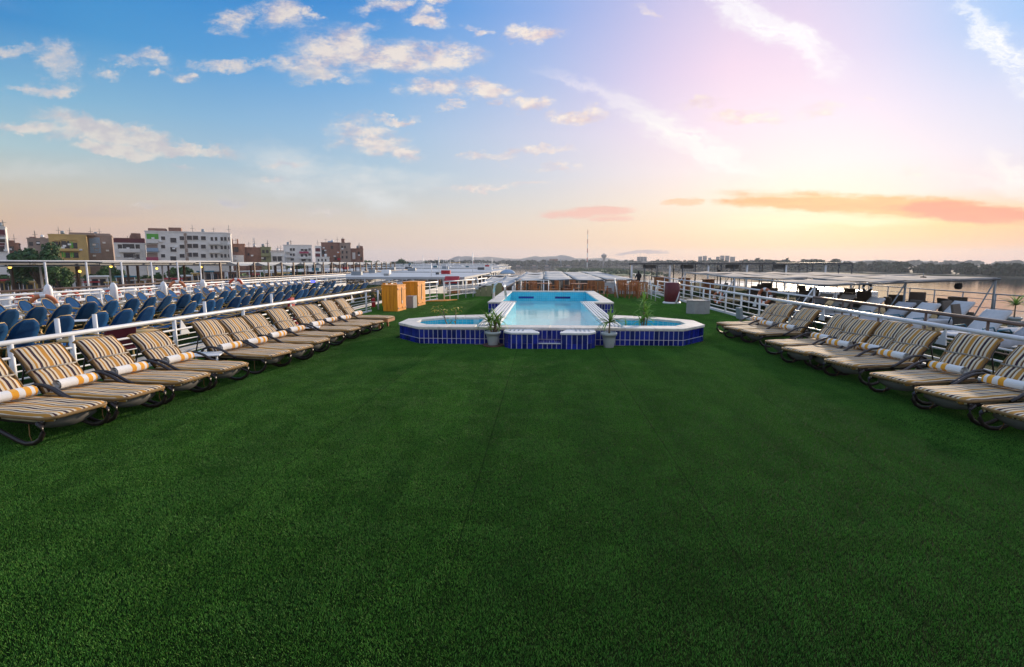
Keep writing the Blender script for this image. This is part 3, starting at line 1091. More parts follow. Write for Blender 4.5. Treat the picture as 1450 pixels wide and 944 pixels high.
steps = thing('step_block', 'low blue tiled step block with pale slabs in front of the pool', 'steps', (0, 0, 0))
mb = MB()
SL = [(-.9, 12.57), (-.9, 12.2), (-.74, 11.97), (-.12, 11.97), (-.12, 12.57)]
SR = [(.42, 12.57), (.42, 11.97), (1.02, 11.97), (1.2, 12.2), (1.2, 12.57)]
for poly in (SL, SR): mb.prism(poly, .004, .34)
mb.prism([(-.118, 12.57), (-.118, 12.3), (.418, 12.3), (.418, 12.57)], .004, .12)
mb.prism([(-.118, 12.298), (-.118, 12.02), (.418, 12.02), (.418, 12.298)], .004, .11)
mb.build('core', M['grout'], steps)
for poly in (SL, SR):
    for a, c in zip(poly[:-1], poly[1:]):
        tile_face(steps, a, c, zs=((.235, tile_hi), (.068, tile_lo)))
tile_face(steps, (-.118, 12.02), (.418, 12.02), zs=((.052, tile_lo),))
MB().box(-.117, .417, 11.985, 12.03, .122, .142).build('step_nosing', M['stone2'], steps, .004)
for k in range(4):
    for j in range(2): MB().box(-.112 + k * .132, -.112 + k * .132 + .122, 12.036 + j * .265, 12.036 + j * .265 + .255, .122, .136).build('tile', M['tile'], steps, .003)
for x0, x1, fr in ((-.9, -.12, -1), (.42, 1.2, 1)):
    cut = -.28 if fr < 0 else .58
    poly = [(x0 - .03, 12.585), (x0 - .03, 12.19), (x0 + (.15 if fr < 0 else -.03), 11.94), (x1 + (.03 if fr < 0 else -.15), 11.94), (x1 + .03, 12.19)]
    if fr < 0:
        poly = [(x0 - .03, 12.585), (x0 - .03, 12.19), (x0 + .15, 11.94), (x1 + .03, 11.94), (x1 + .03, 12.06), (cut, 12.585)]
    else:
        poly = [(cut, 12.585), (x0 - .03, 12.06), (x0 - .03, 11.94), (x1 - .15, 11.94), (x1 + .03, 12.19), (x1 + .03, 12.585)]
    MB().prism(poly, .345, .39).build('step_slab', M['stone2'], steps, .005)
    for k in range(4):
        x = (x0 + .12 + k * .1) if fr < 0 else (x1 - .12 - k * .1)
        MB().box(x - .018, x + .018, 12.24, 12.57, .391, .398).build('grip_strip', M['grey_box'], steps)

lad = thing('pool_ladder', 'chrome ladder curving over the left rear rim of the pool', 'ladder', (-1.75, 22.3, .43))
for dy_ in (0, .62):
    pts = [(-.42, dy_, 0), (-.40, dy_, .42), (-.34, dy_, .62), (-.20, dy_, .73), (-.04, dy_, .70), (.07, dy_, .52), (.12, dy_, .2), (.13, dy_, -1.0)]
    MB().tube(pts, .028, 10).build('handrail', M['chrome'], lad)
for k in range(3):
    MB().tube([(.13, 0, -.25 - .28 * k), (.13, .62, -.25 - .28 * k)], .03, 8).build('rung', M['chrome'], lad)

# ------------------------------------------------------------------ railings


def railing(name, label, a, c, z0, h, rails, posts, kerb=None, m='white', mt=None, group=None, top_r=.036, gussets=(), post_r=.03, ends=True):
    """a straight railing from a to c; posts and gussets are distances from a"""
    a, c = Vector((*a, 0)), Vector((*c, 0))
    L = (c - a).length
    t = thing(name, label, 'railing', (a.x, a.y, z0), math.atan2(c.y - a.y, c.x - a.x), group)
    MB().tube([(0, 0, h), (L * .33, 0, h - .006), (L * .66, 0, h + .005), (L, 0, h)], top_r, 10).build('top_rail', M[mt or m], t)
    for z, r in rails:
        pts = [(L * i / 8, random.uniform(-.012, .012), z + random.uniform(-.008, .008)) for i in range(9)]
        MB().tube(pts, r, 6).build('rail', M[m], t)
    me = MB().tube([(0, 0, 0), (0, 0, h - top_r * .6)], post_r, 8).mesh('post', M[m])
    for d in posts: link('post', me, t, (d, 0, 0))
    if kerb: MB().box(0, L, -.03, .03, 0.002, kerb).build('kerb_plate', M[m], t, .006)
    if gussets:
        g_ = MB()
        g_.add([(0, -.012, 0), (.34, -.012, .28), (.02, -.012, h - .05), (0, .012, 0), (.34, .012, .28), (.02, .012, h - .05)][:0] or
               [(0, -.012, h * .60), (.26, -.012, h * .60), (.03, -.012, h - .03), (0, .012, h * .60), (.26, .012, h * .60), (.03, .012, h - .03)],
               [(0, 1, 2), (5, 4, 3), (0, 3, 4, 1), (1, 4, 5, 2), (2, 5, 3, 0)])
        gm = g_.mesh('gusset', M[m])
        for d in gussets: link('gusset', gm, t, (d, 0, 0))
    return t


def on_line(px, a, c):
    d = ray(px, 440)
    k = d.x / d.y
    m = (c[0] - a[0]) / (c[1] - a[1])
    y = (a[0] - m * a[1]) / (k - m)
    return (y - a[1]) * math.hypot(1, m)


RA, RB = (-7.98, 1.5), (-7.03, 20.9)
railing('railing', 'long white tube railing behind the row of loungers facing the blue chairs', RA, RB, 0, .85, [(.62, .022), (.50, .011), (.40, .011), (.28, .016), (.15, .011)],
        [on_line(p, RA, RB) for p in (-150, 8, 97, 245, 344, 461, 519, 536)] + [.02], .07, gussets=[on_line(p, RA, RB) for p in (253, 411, 498)], post_r=.038, top_r=.04)
RA2, RB2 = (7.34, 1.5), (7.02, 33.0)
railing('railing', 'long white tube railing behind the loungers on the river side', RA2, RB2, 0, .85, [(.63, .018), (.43, .018), (.24, .018)],
        [on_line(p, RA2, RB2) for p in (1379, 1254, 1119, 1075, 1049, 1027, 1004, 995, 979, 967, 950, 940, 930, 920)] + [1.5, .02], .10, gussets=[on_line(p, RA2, RB2) for p in (1345, 1168, 1070, 1020, 978)], post_r=.036, top_r=.04)

# ------------------------------------------------------------------ sun loungers with striped cushions
LW = .72


def round_half(x, r=.13):
    return LW / 2 - r + math.sqrt(max(0, r * r - (r - x) ** 2)) if x < r else LW / 2


def make_lounger(label, rec, seedv, wooden=False, group=None):
    rd = random.Random(seedv)
    t = thing('sun_lounger', label, 'sun lounger', group=group)
    fm = M['teak'] if wooden else M['plastic']
    zs, sl_, bl = .355, 1.17, .72
    rec += 6
    BW = .60
    ph = [rd.uniform(0, 6) for _ in range(8)]
    lump = lambda x, y: .004 * math.sin(9 * x + ph[0]) + .003 * math.sin(14 * y + 5 * x + ph[1]) + .002 * math.sin(21 * x - 7 * y + ph[2])
    rows = []
    nx, ny = 16, 12
    for i in range(nx + 1):
        x = .012 + (sl_ - .012) * (i / nx) ** 1.15
        hw = round_half(x)
        row = []
        for j in range(ny + 1):
            v = -1 + 2 * j / ny
            y = v * hw
            edge = max(0, abs(v) - .8) / .2
            ex = max(0, 1 - x / .1)
            row.append((x, y, zs + lump(x, y) - .022 * edge ** 2 - .022 * ex ** 2))
        rows.append(row)
    seat = MB().grid(rows, th=(0, 0, -.045)).build('seat_cushion', M['stripe'], t)
    ol = [(sl_, -LW / 2)] + [(.13 - .13 * math.sin(a) + .002, -(LW / 2 - .13) - .13 * math.cos(a)) for a in [PI / 2 * k / 5 for k in range(6)]]
    ol += [(x, -y) for x, y in ol[::-1]]
    MB().tube([(x, y, zs - .036) for x, y in ol], .012, 8, ry=.019).build('piping', M['piping'], seat)
    a = R(rec)
    ca, sa = math.cos(a), math.sin(a)
    rows = []
    for i in range(15):
        s_ = bl * i / 14
        row = []
        for j in range(ny + 1):
            v = -1 + 2 * j / ny
            y = v * (BW / 2 - .012)
            edge = max(0, abs(v) - .8) / .2
            top = max(0, s_ / bl - .9) / .1
            off = lump(s_ + 2, y) * 1.3 - .02 * edge ** 2 - .03 * top ** 2 + .03 * math.sin(PI * s_ / bl) - .028 * math.exp(-((s_ - .34) / .05) ** 2)
            row.append((sl_ + .02 + s_ * ca - off * sa, y, zs - .01 + s_ * sa + off * ca))
        rows.append(row)
    back = MB().grid(rows, th=(sa * .042, 0, -ca * .042)).build('back_cushion', M['stripe'], t)
    side = [(sl_ + .02 + bl * u * ca + .028 * sa - .03 * math.sin(PI * u) * sa, zs - .01 + bl * u * sa - .028 * ca + .03 * math.sin(PI * u) * ca) for u in (0, .25, .5, .75, .97)]
    yo = BW / 2 - .004
    ed = MB().tube([(x, -yo, z) for x, z in side] + [(x, yo, z) for x, z in side[::-1]], .012, 6, ry=.018)
    ed.build('piping', M['piping'], back)
    q = .34
    sx, sz = sl_ + .02 + q * ca - .012 * sa, zs - .01 + q * sa + .012 * ca
    MB().tube([(sx + .06, -BW / 2 - .015, sz - .04), (sx, -BW / 2 - .006, sz), (sx - .012 * sa, 0, sz + .008 * ca), (sx, BW / 2 + .006, sz), (sx + .06, BW / 2 + .015, sz - .04)], .006, 5, ry=.012).build('tie_strap', M['strap'], t)
    for s_ in (-1, 1):
        y = s_ * (LW / 2 - .02)
        if wooden:
            MB().box(.02, 1.95, y - .02, y + .02, .215, .295).build('side_rail', fm, t, .004)
            MB().box(.22, .28, y - .025, y + .025, 0, .215).build('leg', fm, t, .004)
            MB().box(1.62, 1.68, y - .025, y + .025, 0, .215).build('leg', fm, t, .004)
        else:
            MB().tube([(.08, y, .275), (.5, y, .282), (1.2, y, .285), (1.92, y, .27)], .02, 8, ry=.032).build('side_rail', fm, t)
            yy = s_ * (LW / 2 + .005)
            MB().tube([(.14, yy, .275), (.075, yy, .235), (.07, yy, .17), (.12, yy, .095), (.21, yy, .045), (.33, yy, .028), (.43, yy, .05), (.62, yy, .12), (.85, yy, .20), (1.08, yy, .275)], .021, 8, ry=.026).build('leg', fm, t)
            MB().tube([(1.22, yy, .275), (1.42, yy, .18), (1.56, yy, .07), (1.66, yy, .028), (1.76, yy, .05), (1.83, yy, .14), (1.84, yy, .22), (1.80, yy, .272)], .021, 8, ry=.026).build('leg', fm, t)
            ya = s_ * (LW / 2 + .022)
            MB().tube([(.66, ya, .30), (.78, ya, .345), (.94, ya, .425), (1.08, ya, .468), (1.22, ya, .472), (1.33, ya, .435), (1.39, ya, .36), (1.40, ya, .28)], .026, 8, ry=.02).build('armrest', fm, t)
    if not wooden:
        ap = [[(.10 + .05 * abs(v), v * .29, z) for v in (-1, -.75, -.4, 0, .4, .75, 1)] for z in (.285, .22, .15)]
        ap[2] = [(x + .03, y, z + .05 * abs(y / .29) ** 2) for x, y, z in ap[2]]
        MB().grid(ap, th=(.018, 0, 0)).build('foot_panel', M['grey_resin'], t)
        MB().tube([(.36, .30, .30), (.335, .315, .2), (.35, .31, .1), (.31, .32, .03)], .006, 5).build('tie_cord', M['piping'], t)
    else:
        MB().box(.0, .045, -LW / 2 + .045, LW / 2 - .045, .205, .295).build('foot_panel', fm, t, .004)
    for k in range(3):
        x = .35 + k * .32
        MB().box(x - .05, x + .05, -LW / 2 + .05, LW / 2 - .05, .262, .285).build('slat', fm, t)
    fb = MB()
    for y in (-.26, .26):
        fb.tube([(sl_ + .06, y, zs - .085), (sl_ + .06 + (bl - .05) * ca, y, zs - .085 + (bl - .05) * sa)], .018, 6)
    fb.tube([(sl_ + .06 + .5 * ca, -.26, zs - .09 + .5 * sa), (sl_ + .06 + .5 * ca + .12, -.25, .27)], .012, 6)
    fb.tube([(sl_ + .06 + .5 * ca, .26, zs - .09 + .5 * sa), (sl_ + .06 + .5 * ca + .12, .25, .27)], .012, 6)
    for u in (.12, .38, .64):
        fb.cbox((sl_ + .06 + u * ca, 0, zs - .083 + u * sa), (.09, .56, .016), ry=-a)
    fb.build('back_frame', fm, t)
    return t


def towel_mesh():
    mb = MB()
    rows = []
    n, turns = 90, 3.6
    prof = []
    for i in range(n + 1):
        u = i / n
        r_ = .012 + .062 * u + .0015 * math.sin(i * 1.7)
        q = 2 * PI * turns * u
        prof.append((r_ * math.cos(q), r_ * math.sin(q) * .94))
    ys = [-.25, -.17, -.09, 0, .09, .17, .25]
    for y in ys:
        k = 1 + .05 * math.sin(y * 11) + (.02 if abs(y) > .25 else 0)
        rows.append([(px * k + .006 * math.sin(y * 7), y + .010 * math.sin(i * .11 + 2), pz * k) for i, (px, pz) in enumerate(prof)])
    mb.grid(rows, th=None)
    me = mb.mesh('rolled_towel', M['towel'], fix=False)
    return me


TOWEL = towel_mesh()


def place_towel(root, label, flip):
    o = link('rolled_towel', TOWEL)
    m = Matrix.Translation(root.location) @ Matrix.Rotation(root.rotation_euler[2], 4, 'Z') @ Matrix.Translation((1.07 + random.uniform(-.02, .02), random.uniform(-.02, .02), .437)) @ Matrix.Rotation((PI if flip else 0) + random.uniform(-.06, .06), 4, 'Z') @ Matrix.Rotation(random.uniform(0, .6), 4, 'Y')
    o.location = m.translation
    o.rotation_euler = m.to_euler()
    tag(o, label, 'towel', 'rolled yellow and white towels')


GL, GR = 'striped sun loungers on the town side', 'striped sun loungers on the river side'
left_feet = [(160, 566), (241, 543.6), (305, 525), (358, 511), (415, 494), (446, 486.5), (469, 477), (489, 469.5), (512, 461.6), (528, 456), (545, 452.4), (559.5, 446)]
right_feet = [(1386, 571), (1291, 546), (1228, 525.6), (1164, 506), (1136.5, 495), (1104, 490), (1081, 480), (1047, 466), (1023, 460.7), (1013, 455)]
protos = {}


def lounger_at(pos, rz, label, tl, rec, flip, group, wooden=False):
    key = (rec, wooden)
    if key not in protos:
        o = make_lounger(label, rec, len(protos) + 3, wooden, group)
        protos[key] = o
        o.location, o.rotation_euler = pos, (0, 0, rz)
    else:
        o = dup(protos[key], pos, rz, label, group)
    place_towel(o, tl, flip)


for i, (px, py) in enumerate(left_feet):
    al = R(8 + random.uniform(-3, 3))
    if i == 11: al = R(4)
    p = at_z(px, py, .36)
    c = Vector((p.x - .04 if i < 4 else p.x, p.y, 0)) - Vector((math.sin(al), math.cos(al), 0)) * (LW / 2 - .02)
    w_ = ORD[i]
    lab = ['brown resin lounger cut by the frame beside the blue chair railing, nearest of its row', None][i > 0] or (
        'wooden framed striped lounger at the far end beside the orange cabinets' if i == 11 else f'striped cushion sun lounger, {w_} from the camera in the row along the town side')
    tl = f'rolled yellow striped towel on the {w_} lounger from the camera, town side row'
    lounger_at(c, PI - al, lab, tl, (43, 47, 45, 41, 48, 44)[i % 6], True, GL, i == 11)
for i, (px, py) in enumerate(right_feet):
    al = R(14 + random.uniform(-3, 3))
    p = at_z(px, py, .36)
    c = Vector((p.x, p.y, 0)) - Vector((-math.sin(al), math.cos(al), 0)) * (LW / 2 - .02)
    w_ = ORD[i]
    lounger_at(c, al, f'striped cushion sun lounger, {w_} from the camera in the row along the river side',
               f'rolled yellow striped towel on the {w_} lounger from the camera, river side row', (45, 43, 48, 41, 47, 44)[i % 6], False, GR)


def side_table(pos, label):
    t = thing('side_table', label, 'table', pos, R(20), 'small white side tables between the loungers')
    MB().box(-.26, .26, -.22, .22, .36, .385).build('table_top', M['white2'], t, .008)
    for sx in (-1, 1):
        for sy in (-1, 1):
            MB().tube([(sx * .2, sy * .17, .36), (sx * .22, sy * .19, 0)], .018, 6).build('leg', M['white2'], t)


side_table((-6.0, 8.85, 0), 'small white plastic side table in the gap between third and fourth loungers')
side_table((-5.9, 12.75, 0), 'small white plastic side table among the loungers further along the town side')

# ------------------------------------------------------------------ plants in and round the pool


def blade_mesh(L, wd, droop, rd, n=5):
    vs, fs = [], []
    for i in range(n + 1):
        u = i / n
        x = L * u * (1 - .18 * droop * u)
        z = L * (.42 * u - droop * .62 * u * u)
        h = wd * .5 * (1 - u) ** .6 * (1 if i else .6)
        vs += [(x, -h, z + h * .5), (x, 0, z), (x, h, z + h * .5)]
    for i in range(n):
        for j in (0, 1):
            o = i * 3 + j
            fs.append((o, o + 1, o + 4, o + 3))
    return MB().add(vs, fs, True).mesh('leaf', M['leaf'], fix=False)


_r = random.Random(8)
BLADES = [blade_mesh(.36 + .08 * k, .055, d, _r) for k in range(3) for d in (.25, .7, 1.2)]


def rosette(parent, c, n, size, rd, mat_dry=.15):
    for i in range(n):
        me = BLADES[rd.randrange(9)]
        o = link('leaf', me, parent, c, rot=(0, rd.uniform(-1.15, .35), rd.uniform(0, 2 * PI)), scale=(size * rd.uniform(.75, 1.1),) * 3)


def pot(name, label, loc, saucer, h=.33, r=.185):
    t = thing(name, label, 'plant pot', loc)
    MB().lathe([(r * .62, 0), (r * .66, .01), (r * .80, h * .55), (r * .93, h * .80), (r * 1.04, h * .81), (r * 1.06, h * .98), (r * 1.0, h), (r * .92, h * .97), (r * .86, h * .85)], 24, (0, 0, .03 if saucer else 0)).build('pot_body', M['pot'], t)
    MB().lathe([(0, h * .86), (r * .87, h * .86)], 20, (0, 0, .03 if saucer else 0)).build('soil', M['soil'], t)
    if saucer: MB().lathe([(r * 1.15, 0), (r * 1.28, .01), (r * 1.36, .045), (r * 1.30, .045), (r * 1.1, .025), (0, .022)], 24).build('saucer', M['terracotta'], t)
    return t


pot('plant_pot', 'pale grey pot on a brown saucer left of the blue step block', (-1.2, 12.36, 0), True)
pot('plant_pot', 'pale grey pot without saucer right of the blue step block', (1.55, 12.33, 0), False, .36, .18)


def yucca(label, loc, heads, rd, size):
    t = thing('yucca_plant', label, 'plant', loc)
    for (x, y, h, n) in heads:
        MB().tube([(x * .3, y * .3, 0), (x * .6, y * .6, h * .5), (x, y, h)], [.024, .02, .017], 7).build('trunk', M['stem'], t)
        rosette(t, (x, y, h), n, size, rd)
    return t


yucca('bushy yucca with several stems in the pot left of the step block', (-1.2, 12.36, .31), [(-.10, .03, .26, 20), (.10, -.02, .30, 22), (.03, .08, .16, 14), (.15, .06, .14, 12), (-.05, -.06, .08, 10)], random.Random(1), .95)
yucca('single stem yucca with drooping leaves in the pot right of the step block', (1.55, 12.33, .31), [(.01, 0, .28, 30)], random.Random(2), 1.0)
yucca('tall bushy green palm standing in the side basin nearer the concrete box', (2.62, 13.75, .03), [(.02, 0, .68, 30), (-.05, .05, .42, 22), (.08, -.03, .52, 20), (.0, .08, .92, 14)], random.Random(3), .85)
yucca('small low palm sprout at the front of the right hand side basin', (2.12, 13.5, .03), [(0, 0, .38, 13)], random.Random(4), .42)


def thin_shrub(label, loc, rd):
    t = thing('thin_shrub', label, 'plant', loc)
    lm = MB().add([(0, 0, 0), (.05, -.025, .015), (.12, 0, 0), (.05, .025, .015)], [(0, 1, 2), (0, 2, 3)]).mesh('leaf', M['leaf_dry'], fix=False)
    for pts, r in (([(0, 0, 0), (-.08, 0, .2), (-.20, .02, .42), (-.26, .02, .70)], .016), ([(.05, 0, 0), (.07, 0, .35), (.08, .02, .74)], .011), ([(-.14, .01, .32), (-.06, .03, .40), (-.02, .02, .46)], .009), ([(-.22, .02, .5), (-.36, .05, .66), (-.42, .04, .74)], .008)):
        MB().tube(pts, r, 6).build('stem', M['stem'], t)
        top = pts[-1]
        for k in range(17 if top[2] > .6 else 7):
            link('leaf', lm, t, (top[0] + rd.uniform(-.13, .13), top[1] + rd.uniform(-.08, .08), top[2] + rd.uniform(-.10, .08)), rot=(rd.uniform(-.6, .6), rd.uniform(-.4, 1.0), rd.uniform(0, 6.3)), scale=(rd.uniform(.6, 1.1),) * 3)


thin_shrub('thin leggy shrub with yellowing leaves growing from the left side basin', (-2.38, 13.6, .03), random.Random(9))

# ------------------------------------------------------------------ cabinets, boxes and bits along our deck


def cabinet(label, loc, rz, w_, d_, h_):
    t = thing('wooden_cabinet', label, 'cabinet', loc, rz, 'orange wooden towel cabinets')
    MB().box(-w_ / 2 + .02, w_ / 2 - .02, -d_ / 2 + .02, d_ / 2 - .02, .01, h_ - .05).build('carcass', M['wood'], t)
    n = 4
    for k in range(n):      # side boards facing the loungers
        x0 = -w_ / 2 + w_ * k / n
        MB().box(x0 + .005, x0 + w_ / n - .005, -d_ / 2 - .005, -d_ / 2 + .018, .0, h_ - .04).build('board', M['wood'], t, .004)
    k2 = 4
    for k in range(k2):     # door boards facing the pool
        y0 = -d_ / 2 + d_ * k / k2
        MB().box(w_ / 2 - .018, w_ / 2 + .008, y0 + .004, y0 + d_ / k2 - .004, .0, h_ - .04).build('door_board', M['wood'], t, .004)
    MB().box(w_ / 2 + .009, w_ / 2 + .016, -.035, .035, .38, h_ - .12).build('door_gap', M['black'], t)
    for z in (.10, h_ - .20):
        MB().box(w_ / 2 + .009, w_ / 2 + .024, -d_ / 2 + .02, -.05, z, z + .07).build('batten', M['wood'], t, .004)
        MB().box(w_ / 2 + .009, w_ / 2 + .024, .05, d_ / 2 - .02, z, z + .07).build('batten', M['wood'], t, .004)
        for y in (-d_ / 2 + .05, d_ / 2 - .05): MB().box(w_ / 2 + .025, w_ / 2 + .032, y - .03, y + .03, z + .015, z + .055).build('hinge', M['grey_box'], t)
    MB().box(w_ / 2 + .017, w_ / 2 + .03, -.03, .03, .30, .42).build('lock_plate', M['white2'], t, .003)
    MB().box(-w_ / 2 - .02, w_ / 2 + .02, -d_ / 2 - .02, d_ / 2 + .02, h_ - .045, h_).build('top', M['wood'], t, .006)


cabinet('orange wooden cabinet standing nearest the last sun lounger', (-6.2, 21.45, 0), R(-6), .62, .95, 1.08)
cabinet('orange wooden cabinet behind the first, beside the white zigzag railing', (-6.02, 24.1, 0), R(-6), .70, 1.05, 1.12)
t = thing('crate_rail', 'low orange plank rack with notched top behind the cabinets', 'rack', (-7.05, 23.6, 0))
MB().box(-.35, .35, -.04, .04, 0, .98).build('plank', M['wood'], t, .004)
for k in range(3): MB().box(-.30 + k * .25, -.16 + k * .25, -.04, .04, .985, 1.06).build('notch', M['wood'], t, .004)
t = thing('litter_bin', 'grey metal box bin between the two orange cabinets', 'bin', (-5.82, 22.75, 0), R(-6))
MB().box(-.17, .17, -.25, .25, 0, .50).build('bin_body', M['grey_box'], t, .01)
MB().box(-.18, .18, -.26, .26, .502, .53).build('lid', M['grey_box'], t, .008)
t = thing('concrete_box', 'grey six sided concrete planter box beside the river side railing', 'planter', (6.05, 20.9, 0), R(8))
pl = [(-.46, -.02), (-.26, -.30), (.12, -.38), (.40, -.22), (.42, .30), (-.30, .36)]
MB().prism(pl, 0, .50).build('box_body', M['concrete'], t, .012)
MB().prism([(x * 1.03, y * 1.03) for x, y in pl], .502, .53).build('rim', M['concrete'], t, .008)
t = thing('folded_screen', 'maroon vinyl roll standing upright on a white stand by the railing', 'roll', (6.25, 25.9, 0), R(5))
MB().lathe([(.34, .10), (.36, .13), (.365, .55), (.36, .98), (.33, 1.02), (0, 1.03)], 18).build('cover', M['maroon'], t)
MB().lathe([(.42, 0), (.44, .04), (.40, .09), (.2, .1)], 18).build('stand', M['white'], t)
MB().tube([(.05, -.44, .04), (.16, -.42, .35), (.22, -.40, .60)], [.05, .035, .02], 7).build('bracket', M['white'], t)
t = thing('meter_box', 'small grey metal box leaning on the railing near the tall post', 'box', (6.86, 18.7, 0), R(4))
MB().cbox((0, 0, .23), (.10, .34, .40), ry=R(-6)).build('box_body', M['grey_box'], t, .01)
MB().tube([(-.03, -.12, 0), (-.02, -.12, .05)], .012, 6).build('foot', M['grey_box'], t)
t = thing('orange_mat', 'orange plank ramp lying on the grass in front of the zigzag railing', 'ramp', (-5.45, 26.6, 0))
mb = MB()
mb.prism([(-.55, -.2), (.5, .05), (.9, .9), (-.1, .6)], .004, .05)
mb.build('ramp_board', M['wood'], t, .01)

# far end of our deck
railing('railing', 'short white zigzag railing behind the orange cabinets', (-6.35, 25.5), (-5.7, 27.9), 0, .95, [(.74, .02), (.56, .02), (.38, .02), (.2, .02)], [0, .8, 1.6, 2.4], .06)
railing('railing', 'white gate railing across the end of the town side walkway', (-5.15, 26.9), (-4.0, 30.2), 0, 1.0, [(.74, .02), (.5, .02), (.26, .02)], [0, .6, 1.5, 2.4, 3.3], group=None, gussets=(.5,))
railing('railing', 'slim white railing line leaving the gate toward the far awnings', (-4.0, 30.2), (-3.6, 33.2), 0, 1.0, [(.74, .02), (.5, .02), (.26, .02)], [.8, 1.7, 2.6])
railing('railing', 'white railing of close posts behind the wooden chairs', (5.75, 26.2), (6.45, 57), 0, .78, [(.5, .02), (.26, .02)], [1.2 * k for k in range(1, 25)])
railing('railing', 'thin white posts along the back rim of the pool', (-1.6, 29.45), (.3, 29.5), .0, 1.0, [(.99, .012)], [0, .33, 1.88], top_r=.02, post_r=.022)
t = thing('slanted_pole', 'single white pole leaning beside the wooden chairs', 'pole', (4.05, 29.6, 0))
MB().tube([(.12, 0, 0), (-.10, 0, 1.08)], .035, 8).build('pole', M['white'], t)
t = thing('stair_cover', 'olive panelled stair housing with sloping handrail left of the pool', 'stair', (-3.05, 30.6, 0))
for k in range(5):
    MB().box(-.95 + k * .32, -.95 + k * .32 + .3, -.03, .03, 0, .42 + k * .11).build('panel', M['olive'], t, .005)
MB().tube([(-1.0, -.02, .46), (.65, -.02, 1.05)], .03, 8).build('handrail', M['white'], t)
MB().tube([(1.0, -1.6, .62), (1.75, -.9, 1.05)], .035, 8).build('grab_rail', M['grey_wall'], t)


def wooden_chair(label, group):
    t = thing('wooden_chair', label, 'chair', group=group)
    for sx in (-.24, .24):
        MB().box(sx - .022, sx + .022, -.26, -.215, 0, .62).build('leg', M['teak'], t)
        MB().box(sx - .022, sx + .022, .215, .26, 0, .92).build('leg', M['teak'], t)
        MB().box(sx - .03, sx + .03, -.28, .22, .622, .65).build('armrest', M['teak'], t)
    MB().box(-.25, .25, -.25, .25, .40, .435).build('seat', M['teak'], t)
    MB().box(-.218, .218, .225, .25, .86, .93).build('top_bar', M['teak'], t)
    for k in range(6):
        MB().box(-.2 + k * .08 - .025, -.2 + k * .08 + .025, .228, .246, .437, .858).build('slat', M['teak'], t)
    return t


def wooden_table(label, group):
    t = thing('wooden_table', label, 'table', group=group)
    for k in range(5): MB().box(-.5 + k * .2 + .004, -.5 + k * .2 + .196, -.45, .45, .72, .75).build('board', M['teak'], t, .004)
    for sx in (-.43, .43):
        for sy in (-.38, .38): MB().box(sx - .035, sx + .035, sy - .035, sy + .035, 0, .718).build('leg', M['teak'], t)
    return t


GC, GT = 'wooden chairs beyond the pool', 'wooden tables beyond the pool'
chair_spots = [(-.55, 31.0, 0.4, 'behind the pool back wall, nearest the ladder'), (.55, 31.2, -1.2, 'behind the pool back wall beside the first table'), (1.45, 31.4, 1.5, 'behind the pool back wall near its middle'), (2.7, 31.0, -.6, 'behind the right rear pool corner'),
               (3.35, 30.4, 2.6, 'just past the rear pool corner'), (4.35, 30.3, PI, 'seen from behind beside the leaning white pole'), (4.9, 29.6, PI + .3, 'second in front of the round of tables by the railing'), (5.45, 29.2, PI - .2, 'dark one nearest the river side railing'), (4.7, 31.5, 0, 'on the far side of the tables by the railing'),
               (5.5, 31.4, .3, 'far side of the tables, close to the railing'), (-1.35, 31.6, -1.4, 'behind the pool at its town side corner'), (1.95, 32.3, 2.2, 'under the awning edge beyond the pool')]
ch0 = None
for x, y, rz, lab in chair_spots:
    lab = 'brown wooden slatted armchair ' + lab
    if ch0 is None:
        ch0 = wooden_chair(lab, GC)
        ch0.location, ch0.rotation_euler = (x, y, 0), (0, 0, rz)
    else:
        dup(ch0, (x, y, 0), rz, lab, GC)
tb0 = None
for x, y, lab in [(.0, 31.7, 'behind the middle of the pool back wall'), (2.1, 31.4, 'behind the right part of the pool back wall'), (5.0, 30.5, 'among the chairs by the river side railing'), (-.95, 32.4, 'under the awning near the pool ladder')]:
    lab = 'brown wooden square table ' + lab
    if tb0 is None:
        tb0 = wooden_table(lab, GT)
        tb0.location = (x, y, 0)
    else:
        dup(tb0, (x, y, 0), .1, lab, GT)


def awning(name, label, xs, ys, zf, m, floor, group=None, posts=True, sag=.06, post_m='white', edge='dark_roof'):
    """a frame of cloth panels; zf(x, y) gives its height"""
    t = thing(name, label, 'awning', (0, 0, 0), 0, group)
    rd = random.Random(len(xs) * 7 + int(abs(ys[0])))
    for i in range(len(xs) - 1):
        for j in range(len(ys) - 1):
            x0, x1, y0, y1 = xs[i] + .05, xs[i + 1] - .05, ys[j] + .06, ys[j + 1] - .06
            dz_ = rd.uniform(-.03, .03)
            rows = []
            for a in range(6):
                row = []
                for c in range(6):
                    u, v = c / 5, a / 5
                    x, y = x0 + (x1 - x0) * u, y0 + (y1 - y0) * v
                    row.append((x, y, zf(x, y) + dz_ - sag * 4 * u * (1 - u) * (1 + .6 * math.sin(3 * v + i)) * .8 + .015 * math.sin(7 * u + 5 * v + i * 2 + j)))
                rows.append(row)
            MB().grid(rows, th=(0, 0, -.012)).build('awning_panel', M[m], t)
    for x in xs:
        MB().tube([(x, y, zf(x, y) - .06) for y in ys], .035, 6).build('frame_bar', M[post_m if post_m != 'white' else 'grey_box'], t)
    for y in ys:
        MB().tube([(xs[0], y, zf(xs[0], y) - .07), (xs[-1], y, zf(xs[-1], y) - .07)], .035, 6).build('frame_bar', M[edge], t)
    if posts:
        for x in xs:
            for y in (ys[0], ys[-1]):
                MB().tube([(x, y, floor), (x, y, zf(x, y) - .05)], .045, 8).build('post', M[post_m], t)
    return t


